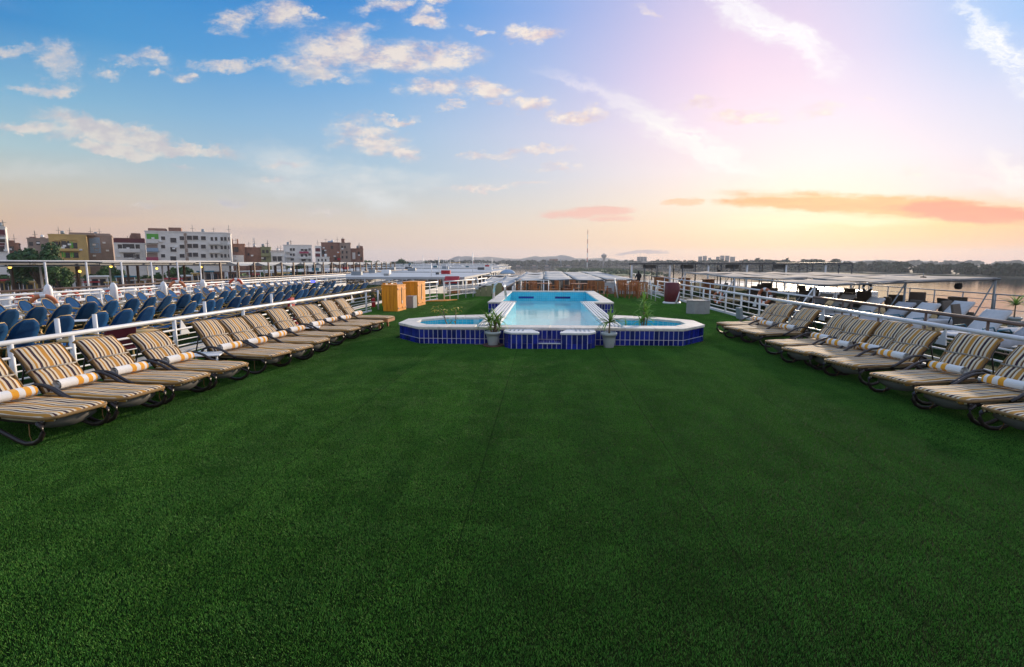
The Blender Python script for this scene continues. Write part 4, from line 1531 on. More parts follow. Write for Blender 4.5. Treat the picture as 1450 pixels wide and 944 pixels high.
awning('deck_awning', 'broad grey white cloth awning in panels beyond the pool', [-1.9, .0, 1.95, 3.9, 5.85], [34.2, 40, 48, 57], lambda x, y: .90 + .004 * (y - 34) + .03 * math.sin(x * 1.6), 'awning', -1.4)
awning('deck_awning', 'pale cloth awning over the stair left of the pool', [-4.0, -2.9, -1.85], [31.3, 35, 40], lambda x, y: .62 + .035 * (y - 31), 'awning', -1.4)

t = thing('shade_backdrop', 'dark brown backdrop panels added to stand for the shade under the far awning', 'backdrop', (0, 62.4, -1.4))  # dark panels put in to stand for the shade below the awning
for k in range(14): MB().box(LX + k * 1.098 + .02, LX + (k + 1) * 1.098 - .02, -.05, .05, 0, 1.75).build('panel', M['dark_wicker'], t, .02)
MB().tube([(LX, 0, 1.79), (RX, 0, 1.79)], .05, 8).build('cap_rail', M['white'], t)
ut = None
for i in range(22):
    x, y = -5 + (i * 1.13) % 11.5, 35.5 + (i * 3.7) % 22
    lab = f'wooden chair in the shade under the far awning, {ORD[i]} of the shaded ones'
    dup(ch0, (x, y, -1.39), i * 1.9, lab, 'shaded chairs under the far awning')

# ------------------------------------------------------------------ neighbour ship on the town side with the blue loungers
t = thing('cruise_ship', 'neighbouring cruise ship carrying the deck of blue sun loungers', 'ship', (0, 0, 0))
MB().box(-17.4, -8.55, -10, 46, -9.9, -.02).build('hull', M['hull'], t)
MB().add([(-17.35, -10, -.008), (-8.6, -10, -.008), (-8.6, 45.9, -.008), (-17.35, 45.9, -.008)], [(0, 1, 2, 3)]).build('deck_carpet', M['turf'], t, fix=False)


def blue_lounger(label, rec, flat_=False, group=None):
    t = thing('blue_lounger', label, 'sun lounger', group=group)
    a = R(rec)
    ca, sa = math.cos(a), math.sin(a)
    MB().grid([[(x, y, .33 - .018 * (1 - (y / .29) ** 2)) for y in (-.29, -.15, 0, .15, .29)] for x in (0, .4, .8, 1.2)], th=(0, 0, -.012)).build('seat', M['blue_mesh'], t)
    rows, edge = [], []
    for i in range(9):
        s_ = .65 * i / 8
        hw = .27 - .03 * s_ if s_ < .30 else .261 * max(.12, 1 - ((s_ - .30) / .36) ** 2.2) ** .5
        off = -.02 * math.sin(PI * i / 8)
        rows.append([(1.2 + s_ * ca - off * sa, v * hw, .335 + s_ * sa + off * ca - .0) for v in (-1, -.5, 0, .5, 1)])
        edge.append((1.2 + s_ * ca, hw, .335 + s_ * sa))
    MB().grid(rows, th=(sa * .014, 0, -ca * .014)).build('backrest', M['blue_mesh'], t)
    MB().tube([(x, y, z) for x, y, z in edge] + [(x, -y, z) for x, y, z in edge[::-1]], .010, 6).build('back_frame', M['bronze'], t)
    MB().tube([(1.2, .31, .31), (0, .31, .31), (0, -.31, .31), (1.2, -.31, .31)], .018, 6).build('seat_frame', M['bronze'], t)
    for s_ in (-1, 1):
        MB().tube([(.14, s_ * .31, .31), (.10, s_ * .34, 0)], .016, 6).build('leg', M['bronze'], t)
        MB().tube([(1.02, s_ * .31, .31), (1.14, s_ * .34, 0)], .016, 6).build('leg', M['bronze'], t)
        MB().tube([(.72, s_ * .31, .31), (.76, s_ * .34, .50), (.98, s_ * .345, .54), (1.2 + .3 * ca, s_ * .335, .36 + .28 * sa)], .016, 6).build('armrest', M['bronze'], t)
    return t


GB = 'blue mesh sun loungers on the neighbouring deck'
bl = {}
rows_b = [(-9.55, 10.2, 24, 17, 18, 'row against our white tube railing'), (-10.5, 8.4, 29, 54, -3, 'second row from our white tube railing'), (-13.2, 9.6, 30, 55, -5, 'third row from our white tube railing'), (-15.3, 11.5, 28, 56, 184, 'row beside the far lifebuoy railing')]
for (x, y0, n, rec, rz, rlab) in rows_b:
    for i in range(n):
        y = y0 + i * .78 + random.uniform(-.09, .09)
        if rec == 17: y = y0 + i * .98
        lab = f'blue mesh lounger, {ORD[i]} from the camera in the {rlab}'
        rr = R(rz + random.uniform(-9, 9))
        hx = 1.35
        loc = (x - hx * math.cos(rr) + random.uniform(-.1, .1), y - hx * math.sin(rr), 0)
        if rec not in bl:
            bl[rec] = blue_lounger(lab, rec, group=GB)
            bl[rec].location, bl[rec].rotation_euler = loc, (0, 0, rr)
        else:
            dup(bl[rec], loc, rr, lab, GB)
for (x, y, lab) in [(-9.15, 9.7, 'ochre round side table behind the second lounger'), (-8.9, 10.95, 'ochre round side table behind the third lounger')]:
    t = thing('round_table', lab + ', across the railing', 'table', (x, y, 0), 0, 'ochre round tables')
    MB().lathe([(.0, .50), (.33, .50), (.33, .47), (0, .47)], 24).build('table_top', M['bronze'], t)
    MB().tube([(.34 * math.cos(q), .34 * math.sin(q), .485) for q in [2 * PI * k / 20 for k in range(20)]], .018, 6, closed=True).build('rim', M['bronze'], t)
    for k in range(3): MB().tube([(.2 * math.cos(k * 2.1), .2 * math.sin(k * 2.1), .47), (.3 * math.cos(k * 2.1), .3 * math.sin(k * 2.1), 0)], .015, 6).build('leg', M['bronze'], t)
tb2 = None
for i in range(16):
    x = (-11.2, -13.9, -12.4, -15.0)[i % 4]
    y = 10.4 + i * 1.37
    lab = f'small white topped side table among the blue loungers, {ORD[i]} from the camera'
    if tb2 is None:
        tb2 = thing('side_table', lab, 'table', (x, y, 0), .2, 'white side tables among blue loungers')
        MB().box(-.24, .24, -.24, .24, .44, .465).build('table_top', M['white2'], tb2, .008)
        for sx in (-.2, .2):
            for sy in (-.2, .2): MB().tube([(sx, sy, .44), (sx * 1.1, sy * 1.1, 0)], .014, 6).build('leg', M['bronze'], tb2)
    else:
        dup(tb2, (x, y, 0), random.uniform(0, 1.5), lab, 'white side tables among blue loungers')
t = thing('low_chair', 'maroon low chair behind the first lounger across the railing', 'chair', (-8.9, 10.2, -.1), R(-25))
MB().box(-.28, .28, -.28, .28, .30, .36).build('seat', M['maroon'], t, .01)
MB().cbox((.30, 0, .58), (.06, .56, .52), ry=R(14)).build('backrest', M['maroon'], t, .01)
for sx in (-.24, .24):
    for sy in (-.24, .24): MB().tube([(sx, sy, .3), (sx, sy, 0)], .018, 6).build('leg', M['bronze'], t)
for (px, lab) in [(80, 'first'), (134, 'second'), (291, 'third'), (386, 'fourth')]:
    k = ray(px, 450)
    x = -9.9
    t = thing('awning_post', f'bare white awning post standing among the blue loungers, {lab} from the camera', 'post', (x, x * k.y / k.x, 0), 0, 'bare white posts between blue loungers')
    MB().tube([(0, 0, 0), (0, 0, .86)], .045, 8).build('post_tube', M['white'], t)
    MB().box(-.10, .10, -.10, .10, .0, .03).build('foot_plate', M['white'], t)
FA, FB = (-17.3, 6), (-16.9, 44)
railing('railing', 'white railing with thick posts on the far edge of the blue lounger deck', FA, FB, 0, .95, [(.82, .02), (.60, .02), (.40, .02), (.2, .02)], [1.9 * k for k in range(20)], .25, gussets=(), top_r=.04)
for i, (px, h) in enumerate([(67, 1.25), (160, 1.2), (231, 1.15), (287, 1.15), (340, 1.1)]):
    d = on_line(px, FA, FB)
    t = thing('vent_post', f'thick white vent post in the far blue deck railing, {ORD[i]} from the camera', 'post', (-17.3 + d * .0105 + .12, 6 + d, 0), 0, 'thick white vent posts')
    MB().lathe([(.13, 0), (.13, h - .2), (.09, h - .06), (.03, h), (0, h)], 12).build('vent_body', M['white'], t)
    MB().lathe([(.24, 0), (.24, .05), (.2, .06)], 14).build('flange', M['white'], t)


def lifebuoy(label, loc, rot, m, r=.33, group='lifebuoys on the railings'):
    t = thing('lifebuoy', label, 'lifebuoy', loc, 0, group)
    t.rotation_euler = rot
    def arc(a0, a1, rr): return [(0, r * math.cos(a), r * math.sin(a)) for a in [a0 + (a1 - a0) * k / 8 for k in range(9)]]
    MB().tube([(0, r * math.cos(2 * PI * k / 28), r * math.sin(2 * PI * k / 28)) for k in range(28)], .068, 8, closed=True).build('ring', M[m], t)
    for k in range(4):
        MB().tube(arc(k * PI / 2 - .2, k * PI / 2 + .2, r), .072, 8, cap=False).build('band', M['white2'], t)
    return t


lifebuoy('faded orange lifebuoy on the far blue deck railing, the one nearest the camera', at_x(62, 433, -16.9), (0, 0, R(-50)), 'buoy_orange', .34)
lifebuoy('faded orange lifebuoy on the far blue deck railing, behind the middle blue loungers', at_x(251, 409, -16.9), (0, 0, R(-40)), 'buoy_orange', .33)
lifebuoy('red lifebuoy on the far blue deck railing, furthest of its row', at_x(334, 404, -16.8), (0, 0, R(-40)), 'buoy_red', .33)
for (px, py) in [(192, 428), (443, 398.5)]:
    t = thing('blue_light', f'glowing blue light bar hung {"above the near blue loungers" if px < 300 else "above the far blue loungers"}', 'lamp', at_x(px, py, -15.8), R(-40))
    MB().box(-.26, .26, -.04, .04, -.05, .05).build('light_tube', M['lamp_blue'], t, .01)
    MB().box(-.28, .28, -.05, .05, .055, .085).build('housing', M['white'], t)
for i, (px, py) in enumerate([(735, 0), (412, 424), (529, 432), (490, 440), (420, 455)][1:]):
    p = at_x(px, py, -7.9 if px < 500 else -7.6)
    t = thing('red_bag', f'red equipment bundle tied outside our railing, {ORD[i]} of those seen', 'bundle', (p.x, p.y, max(.15, p.z - .2)), 0, 'red bundles beyond the railing')
    MB().cbox((0, 0, .05), (.12, .30, .42), rx=.12).build('bundle_cover', M['red'], t, .05, 2)
    MB().tube([(-.075, -.17, .1), (.075, -.17, .1), (.075, .17, .08)], .012, 5).build('band', M['white2'], t)

# ------------------------------------------------------------------ second ship on the town side: brown capped bulwark, canopy with lamps
t = thing('cruise_ship', 'second cruise ship on the town side with a long lamp lit canopy deck', 'ship', (0, 0, 0))
MB().box(-36, -20.2, -6, 92, -9.9, -1.2).build('hull', M['hull'], t)
MB().box(-35.8, -23.3, -5, 91, -1.198, -.55).build('deck', M['hull'], t)
railing('railing', 'white railing with brown wooden cap on the second ship', (-22.4, 4), (-22.0, 90), -.55, 1.35, [(1.05, .03), (.8, .03), (.5, .03)], [2.4 * k for k in range(36)], .3, mt='brown_rail', top_r=.05)
railing('railing', 'lower white bulwark railing of the second ship, nearer the blue deck', (-20.3, 4), (-20.0, 90), -1.2, 1.55, [(1.3, .03), (1.05, .03), (.7, .03), (.4, .03)], [2.4 * k for k in range(36)], .5, top_r=.05)
CX0, CX1, CY0, CY1 = -24.6, -34.2, 16, 84
t = thing('ship_canopy', 'long flat canopy with white edge and posts on the second ship', 'canopy', (0, 0, 0))
for k in range(17):
    y0 = CY0 + k * 4
    zz = 2.02 + .03 * math.sin(k * 1.3)
    m = 'roof_white' if y0 < 40 else 'awning'
    if y0 < 40:
        MB().box(CX1, CX0, y0 + .02, y0 + 3.98, zz - .02, zz + .015).build('roof_sheet', M[m], t)
        MB().box(CX1 + .1, CX0 - .15, y0 + .02, y0 + 3.98, zz - .16, zz - .025).build('ceiling_panel', M['dark_roof'], t)
    else:
        rows = [[(CX0 - 9.6 * v / 3, y0 + 3.96 * u / 5, zz - .28 * math.sin(PI * u / 5) - .05) for u in range(6)] for v in range(4)]
        MB().grid(rows, th=(0, 0, -.03)).build('awning_panel', M['awning'], t)
MB().tube([(CX0 + .05, CY0, 2.06), (CX0 + .05, 40, 2.07)], .03, 6).build('edge_rail', M['white'], t)
MB().tube([(CX0 - 1.2, CY0, 1.80), (CX0 - 1.2, 40, 1.82)], .035, 6).build('edge_rail', M['grey_box'], t)
pw = MB().tube([(0, 0, -.55), (0, 0, 2.0)], .05, 8).mesh('post', M['white'])
pb = MB().box(-.06, .06, -.06, .06, -.55, 1.98).mesh('post', M['brown_rail'])
for k in range(30):
    y = 17.5 + 2.35 * k
    white = y < 40 and k % 1 == 0
    link('post', pw if y < 38 else pb, t, (CX0 + .05, y, 0))
    link('post', pb if k % 2 else pw, t, (CX0 - 3.4, y + .8, 0))
    if k % 2 == 0: link('post', pb, t, (CX1 + .3, y, 0))
for i, (px, py) in enumerate([(14, 378), (113, 384), (107, 373), (157, 377), (222, 380), (285, 378), (48, 373.5), (192, 373.5)]):
    d = ray(px, py)
    x = -26.2 if py > 376 else -27.5
    p = at_x(px, py, x)
    t = thing('hanging_lamp', f'round yellow lamp lit under the ship canopy, {["nearest the frame edge", "low one past the dark tree", "small one by the ochre house", "below the grey tenement", "below the big white block", "furthest along the canopy", "tiny one over the tree", "tiny one in the middle"][i]}', 'lamp', p, 0, 'lit lamps under the canopy')
    r_ = .075 if py > 376 else .05
    MB().lathe([(0, -r_)] + [(r_ * math.cos(a), r_ * math.sin(a)) for a in [R(-60 + 20 * k) for k in range(7)]] + [(0, r_)], 12).build('globe', M['lamp'], t)
    MB().tube([(0, 0, r_), (0, 0, max(r_ + .05, 1.95 - p.z))], .015, 5).build('cord', M['black'], t)
for i, px in enumerate([33, 98, 158, 203, 246, 279, 300]):
    p = at_x(px, 400 - i * 1.0, -22.0)
    lifebuoy(f'red and white lifebuoy on the brown capped railing, {ORD[i]} from the frame edge', (p.x, p.y, .35), (0, 0, R(-35)), 'buoy_red', .30, 'red lifebuoys on the second ship')
    t = thing('vent_cowl', f'white mushroom vent beside the {ORD[i]} red lifebuoy on the second ship', 'vent', (p.x - .3, p.y - .55, -.55), 0, 'white vents on the second ship')
    MB().lathe([(.17, 0), (.17, .95), (.26, 1.0), (.26, 1.12), (.15, 1.24), (0, 1.26)], 12).build('cowl', M['white'], t)
    MB().lathe([(.22, 0), (.22, .05), (.17, .06)], 12).build('flange', M['white'], t)
ch = None
for i in range(26):
    x, y = random.uniform(-32.5, -26), 18 + i * 2.3 + random.uniform(-.5, .5)
    lab = f'brown chair under the long ship canopy, {ORD[i]} along from the frame edge'
    if ch is None:
        ch = wooden_chair(lab, 'chairs under the long canopy')
        ch.location, ch.rotation_euler = (x, y, -.55), (0, 0, .4)
    else:
        dup(ch, (x, y, -.55), random.uniform(0, 6), lab, 'chairs under the long canopy')

# ------------------------------------------------------------------ neighbour ship on the river side
RZ = -.35
t = thing('cruise_ship', 'neighbouring cruise ship on the river side carrying the pale covered loungers', 'ship', (0, 0, 0))
MB().box(9.0, 19.2, -8, 62, -9.9, RZ - .02).build('hull', M['hull'], t)
MB().add([(9.05, -8, RZ - .008), (19.15, -8, RZ - .008), (19.15, 61.9, RZ - .008), (9.05, 61.9, RZ - .008)], [(0, 1, 2, 3)]).build('deck_carpet', M['turf'], t, fix=False)
railing('railing', 'brown painted railing running just beyond our white railing', (9.55, 2), (9.75, 19.5), RZ, 1.10, [(.78, .014), (.45, .014)], [1.9 * k + .4 for k in range(10)] + [15.1], 0, m='brown_rail', top_r=.042, post_r=.03)
railing('railing', 'white railing continuing the brown one past the pale loungers', (9.75, 19.5), (9.9, 60), RZ, 1.10, [(.78, .016), (.45, .016)], [2.0 * k for k in range(21)], 0)
railing('railing', 'thin grey railing on the far water side of the river ship', (18.6, 4), (18.6, 60), RZ, 1.05, [(.8, .014), (.45, .014)], [1.7 * k for k in range(33)], 0, m='grey_box', top_r=.026, post_r=.026)


def covered_lounger(label, cover, group, rec=44):
    t = thing('covered_lounger', label, 'sun lounger', group=group)
    a = R(rec)
    ca, sa = math.cos(a), math.sin(a)
    rows = []
    for i in range(12):
        x = 1.2 * i / 11
        rows.append([(x, y, .42 + .012 * math.sin(7 * x + 9 * y) - (.16 if abs(y) > .36 else 0) - .02 * (i == 0)) for y in (-.385, -.35, -.2, 0, .2, .35, .385)])
    MB().grid(rows, th=(0, 0, -.035)).build('seat_cover', M[cover], t)
    rows = []
    for i in range(9):
        s_ = .86 * i / 8
        rows.append([(1.2 + s_ * ca - .015 * math.sin(5 * s_ + 3 * y) * sa, y * (1 - .04 * (i == 8)), .42 + s_ * sa + .015 * math.sin(5 * s_ + 3 * y) * ca) for y in (-.35, -.2, 0, .2, .35)])
    MB().grid(rows, th=(sa * .075, 0, -ca * .075)).build('back_cover', M[cover], t)
    for s_ in (-1, 1):
        MB().tube([(.05, s_ * .34, .34), (1.2, s_ * .34, .34), (1.95, s_ * .34, .34)], .02, 6).build('side_rail', M['glass_blue'], t)
        for x in (.25, 1.6): MB().tube([(x, s_ * .34, .34), (x + .05, s_ * .36, 0)], .02, 6).build('leg', M['dark_wicker'], t)
        MB().tube([(.8, s_ * .37, .34), (.86, s_ * .39, .56), (1.2, s_ * .39, .58), (1.3, s_ * .37, .45)], .02, 6).build('armrest', M['glass_blue'], t)
    return t


GP = 'pale covered loungers on the river ship'
pale = [(11.0, 8.2, 'nearest the frame edge'), (11.0, 9.9, 'second from the frame edge'), (11.1, 11.2, 'third from the frame edge, blue framed'), (11.0, 12.4, 'fourth from the frame edge'), (11.2, 13.9, 'fifth from the frame edge, tall'), (11.0, 15.0, 'sixth from the frame edge'),
        (10.9, 17.6, 'beside the end of the brown railing'), (10.9, 18.7, 'just past the end of the brown railing'), (10.8, 20.2, 'low one past the brown railing'), (10.9, 22.0, 'small and furthest of the pale row'),
        (13.6, 10.2, 'in the second row at the frame edge'), (13.5, 11.6, 'in the second row, next to the frame edge'), (13.4, 13.0, 'in the second row below the potted palm'), (13.5, 14.4, 'in the second row beside the awning pole'), (13.3, 15.8, 'in the second row, furthest one'),
        (12.6, 18.3, 'alone before the dark wicker seats'), (10.8, 23.6, 'half hidden behind the tall railing post'), (10.9, 25.2, 'far along the white railing under the awning')]
cl = {}
for i, (x, y, lab) in enumerate(pale):
    cov = 'towel_white' if i % 3 != 1 else 'grey_cover'
    lab = ('white sheet covered sun lounger ' if cov == 'towel_white' else 'grey cushioned sun lounger ') + lab
    rr = R(12 + random.uniform(-5, 5))
    if cov not in cl:
        cl[cov] = covered_lounger(lab, cov, GP, 46 if cov == 'towel_white' else 40)
        cl[cov].location, cl[cov].rotation_euler = (x, y, RZ), (0, 0, rr)
    else:
        dup(cl[cov], (x, y, RZ), rr, lab, GP)


def wicker_chair(label, group):
    t = thing('wicker_chair', label, 'chair', group=group)
    MB().box(-.30, .30, -.30, .30, .12, .42).build('seat_box', M['dark_wicker'], t, .02)
    MB().box(-.27, .27, -.28, .20, .425, .50).build('cushion', M['grey_cover'], t, .03)
    MB().cbox((0, .31, .62), (.60, .07, .78), rx=R(-12)).build('backrest', M['dark_wicker'], t, .02)
    for s_ in (-1, 1):
        MB().box(s_ * .34 - .04, s_ * .34 + .04, -.30, .28, .1, .64).build('arm_panel', M['dark_wicker'], t, .02)
        for y in (-.24, .24): MB().tube([(s_ * .28, y, .12), (s_ * .28, y, 0)], .025, 6).build('leg', M['dark_wicker'], t)
    return t


GW = 'dark wicker seats on the river ship'
wk = None
spots = [(13.6, 17.5), (14.4, 19.0), (13.0, 19.6), (15.4, 20.6), (13.8, 21.2), (16.4, 21.8), (12.6, 22.4), (15.0, 23.0), (13.8, 24.4), (16.8, 24.6), (12.4, 25.2), (15.4, 26.0), (17.4, 19.2), (13.4, 27.4), (11.8, 28.4), (16.2, 28.4), (14.4, 29.6), (12.4, 31), (15.6, 32), (13.2, 33.6), (11.6, 35.2), (14.8, 36)]
for i, (x, y) in enumerate(spots):
    lab = f'dark wicker armchair under the beige awning, {ORD[i]} of the backlit group counting from the camera'
    if wk is None:
        wk = wicker_chair(lab, GW)
        wk.location, wk.rotation_euler = (x, y, RZ), (0, 0, .6)
    else:
        dup(wk, (x, y, RZ), random.uniform(0, 6.2), lab, GW)
XS, YS = [10.3, 12.0, 13.6, 15.2, 16.8], [20.4, 24.5, 29, 34, 39.5]
zf = lambda x, y: (1 - (y - 20.4) / 19.1) * (1.20 + .26 * (x - 10.3) / 6.5) + (y - 20.4) / 19.1 * 1.30 + .02 * math.sin(y * .8)
aw = awning('deck_awning', 'large beige grey cloth awning on slanting poles over the river ship deck', XS, YS, zf, 'awning2', RZ, posts=False, sag=.04)
for x in (10.3, 13.6, 16.8):
    for y in (20.6, 29, 39):
        MB().tube([(x, y, RZ), (x, y, zf(x, y) - .05)], .038, 8).build('post', M['white'] if x < 11 else M['grey_box'], aw)
        MB().tube([(x - .9, y - .3, RZ + .25), (x, y, zf(x, y) - .1)], .025, 6).build('brace', M['grey_box'] if x > 11 else M['white'], aw)
for i, (px, py) in enumerate([(1357, 405), (1307, 395), (1254, 396), (1150, 396), (1018, 384)]):
    p = at_x(px, py, 15.6 if px > 1200 else 14)
    t = thing('loudspeaker', f'small dark round loudspeaker hung under the beige awning, {ORD[i]} from the frame edge', 'loudspeaker', p, 0, 'loudspeakers under the awning')
    MB().lathe([(0, -.12), (.10, -.10), (.13, 0), (.10, .10), (0, .12)], 12).build('speaker_body', M['black'], t)
    MB().tube([(0, 0, .1), (0, 0, .26)], .012, 5).build('bracket', M['grey_box'], t)
lifebuoy('dark lifebuoy hung on the thin grey river railing further along', at_x(1228, 407, 18.45), (0, 0, R(30)), 'black', .22)
lifebuoy('orange lifebuoy tied to the white river ship railing near the awning', at_x(1083, 419, 9.7), (0, 0, R(30)), 'buoy_orange', .30)
lifebuoy('orange lifebuoy low behind our white railing beside the meter box', at_x(1017, 421, 9.0), (0, 0, R(30)), 'buoy_orange', .26)
t = yucca('spiky palm silhouetted against the water on the river ship railing', (15.4, 18.0, .18), [(0, 0, .42, 34)], random.Random(12), 1.15)
pot('plant_pot', 'grey pot under the spiky palm on the river ship', (15.4, 18.0, -.12), False, .34, .2)
MB().box(-.3, .3, -.3, .3, RZ, -.125).build('plinth', M['concrete'], None, .01, loc=(15.4, 18.0, 0))
tag(bpy.data.objects['plinth'], 'grey plinth block carrying the potted palm on the river ship', 'plinth')

# second river ship: thin dark canopy at eye height
t = thing('cruise_ship', 'further river side ship under a long thin dark canopy', 'ship', (0, 0, 0))
MB().box(6.9, 27.5, 64, 78, -9.9, -.7).build('hull', M['hull'], t)
MB().box(7.0, 27.4, 64.1, 77.9, -.698, -.6).build('deck', M['concrete'], t)
t = thing('ship_canopy', 'long thin dark canopy on many posts at the horizon, river side', 'canopy', (0, 0, 0))
CY = 46
for k in range(9):
    x0 = 7.4 + k * 2.05
    MB().box(x0, x0 + 2.03, CY, CY + 8, 1.86 + .02 * (k % 3), 1.93 + .02 * (k % 3)).build('roof_sheet', M['dark_roof'], t)
MB().box(7.3, 26.0, CY - .08, CY - .01, 1.80, 1.90).build('edge_beam', M['dark_roof'], t)
for k in range(18):
    MB().tube([(7.6 + k * 1.08, CY + .06, -.35), (7.6 + k * 1.08, CY + .06, 1.85)], .055 if k % 3 else .085, 6).build('post', M['dark_roof'] if k % 3 else M['white'], t)
    if k % 2: MB().tube([(7.6 + k * 1.08, CY + 7.6, -.35), (7.6 + k * 1.08, CY + 7.6, 1.85)], .05, 6).build('post', M['dark_roof'], t)
for k, x in enumerate((8.6, 11.8, 15.6, 19.6)):
    MB().box(x, x + 1.1, CY + .3, CY + .36, 1.45, 1.77).build('hanging_sign', M['dark_roof'], t, .01)
t = thing('canopy_deck', 'ship deck with stern bulwark beneath the thin dark canopy', 'deck', (0, 0, 0))
MB().box(7.2, 27, 62.2, 63.9, -9.9, -.36).build('deck_plate', M['hull'], t)
MB().box(19.4, 27, CY - 2, 62.1, -9.9, -.36).build('side_deck', M['hull'], t)
for i, (px0, px1, y, z0, z1) in enumerate([(927, 946, 44, .35, .78), (962, 976, 45, .3, .70), (996, 1010, 41, .35, .72)]):
    x0, x1 = at_y(px0, 395, y).x, at_y(px1, 395, y).x
    t = thing('bar_counter', f'varnished wooden counter under the dark canopy, {ORD[i]} from the pool', 'counter', ((x0 + x1) / 2, y, RZ), 0, 'wooden counters on the river ship')
    n = 5
    for k in range(n):
        w0 = -(x1 - x0) / 2 + (x1 - x0) * k / n
        MB().box(w0 + .01, w0 + (x1 - x0) / n - .01, -.3, .3, 0, z1 - RZ - .06).build('plank', M['teak'], t, .006)
    MB().box(-(x1 - x0) / 2 - .05, (x1 - x0) / 2 + .05, -.36, .36, z1 - RZ - .055, z1 - RZ).build('counter_top', M['teak'], t, .01)


def seated_person(loc, rz):
    """a small seated figure seen from behind, one skinned body with dark clothes"""
    t = thing('person', 'person in black clothes sitting with back turned under the dark canopy', 'person', loc, rz)
    J = [(0, 0, .50), (0, .03, .72), (0, .05, .95), (0, .04, 1.06), (0, 0, 1.16), (0, -.01, 1.27),
         (.10, 0, .48), (.13, -.40, .50), (.14, -.44, .08), (.14, -.56, .04), (-.10, 0, .48), (-.13, -.40, .50), (-.14, -.42, .08), (-.14, -.54, .04),
         (.19, .04, .98), (.27, -.02, .72), (.16, -.24, .62), (-.19, .04, .98), (-.27, -.02, .72), (-.16, -.24, .62)]
    E = [(0, 1), (1, 2), (2, 3), (3, 4), (4, 5), (0, 6), (6, 7), (7, 8), (8, 9), (0, 10), (10, 11), (11, 12), (12, 13), (2, 14), (14, 15), (15, 16), (2, 17), (17, 18), (18, 19)]
    rad = [.15, .14, .15, .055, .085, .075, .10, .075, .045, .04, .10, .075, .045, .04, .065, .05, .035, .065, .05, .035]
    me = bpy.data.meshes.new('body')
    me.from_pydata(J, E, [])
    o = link('body', me, t)
    md = o.modifiers.new('skin', 'SKIN')
    for i, v in enumerate(me.skin_vertices[0].data if me.skin_vertices else []):
        v.radius = (rad[i], rad[i] * .85)
        v.use_root = i == 0
    o.modifiers.new('sub', 'SUBSURF').levels = 1
    me.materials.append(M['black'])
    return o


bpy.context.view_layer.update()
_p = at_y(904, 388, 44)
_o = seated_person((_p.x, 44, .02), PI + .4)
t = thing('stool', 'dark round stool under the sitting person on the river ship', 'stool', (_p.x, 44, RZ))
MB().lathe([(.2, 0), (.2, .03), (.04, .05), (.04, .72), (.2, .73), (.2, .79), (0, .8)], 12).build('stool_body', M['black'], t)

# ------------------------------------------------------------------ ships moored ahead on the town side


def far_ship(label, x0, x1, y0, y1, z, rd, roof='roof_white', red=None):
    t = thing('river_ship', label, 'ship', (0, 0, 0))
    MB().box(x0, x1, y0, y1, -9.9, z - 2.6).build('hull', M['hull'], t)
    MB().box(x0 + .2, x1 - .2, y0 + .25, y1 - .2, z - 2.598, z - 1.9).build('deck', M['hull'], t)
    n = max(2, int((y1 - y0) / 9))
    for k in range(n):
        a = y0 + (y1 - y0) * k / n
        MB().box(x0, x1, a + .05, a + (y1 - y0) / n - .05, z - .14 + rd.uniform(-.05, .05), z + rd.uniform(-.02, .06)).build('roof_sheet', M[roof if rd.random() < .8 else 'awning'], t)
    me = MB().tube([(0, 0, z - 1.9), (0, 0, z - .1)], .06, 6).mesh('post', M['white'])
    k = int((x1 - x0) / 2.2)
    for i in range(k + 1): link('post', me, t, (x0 + .2 + (x1 - x0 - .4) * i / k, y0 + .12, 0))
    for i in range(min(16, int((y1 - y0) / 4))): link('post', me, t, (x1 - .12, y0 + 2 + i * 4, 0))
    wm = MB().box(-.8, .8, -.02, .02, -.45, .45).mesh('window', M['window'])
    for i in range(k): link('window', wm, t, (x0 + 1.1 + (x1 - x0) * i / k, y0 - .02, z - 4))
    for i in range(min(14, int((y1 - y0) / 5))): link('window', wm, t, (x1 + .02, y0 + 3 + 4.5 * i, z - 4), rotz=PI / 2)
    for i in range(7):
        cx, cy = rd.uniform(x0 + 1, x1 - 1), rd.uniform(y0 + 1, y1 - 2)
        m = rd.choice(['grey_box', 'white2', 'concrete', 'dark_roof', 'red', 'glass_blue', 'white2'])
        s_ = rd.uniform(.25, .75)
        MB().cbox((cx, cy, z + .065 + s_ * .4), (s_ * rd.uniform(1, 2.2), s_ * 1.2, s_ * .8)).build('roof_box', M[m], t, .02)
    for i in range(3):
        cx, cy = rd.uniform(x0 + 1, x1 - 1), rd.uniform(y0 + 1, y1 - 2)
        MB().tube([(cx, cy, z), (cx, cy, z + rd.uniform(1.0, 2.6))], .05, 6).build('mast', M['white'], t)
    # furniture seen in the shade below the roof
    for i in range(10):
        cx = x0 + 1 + (x1 - x0 - 2) * i / 9
        MB().cbox((cx, y0 + rd.uniform(.9, 2), z - 1.9 + .36), (.7, .6, .72)).build('deck_seat', M[rd.choice(['teak', 'glass_blue', 'red', 'grey_cover', 'dark_wicker'])], t, .03)
    return t


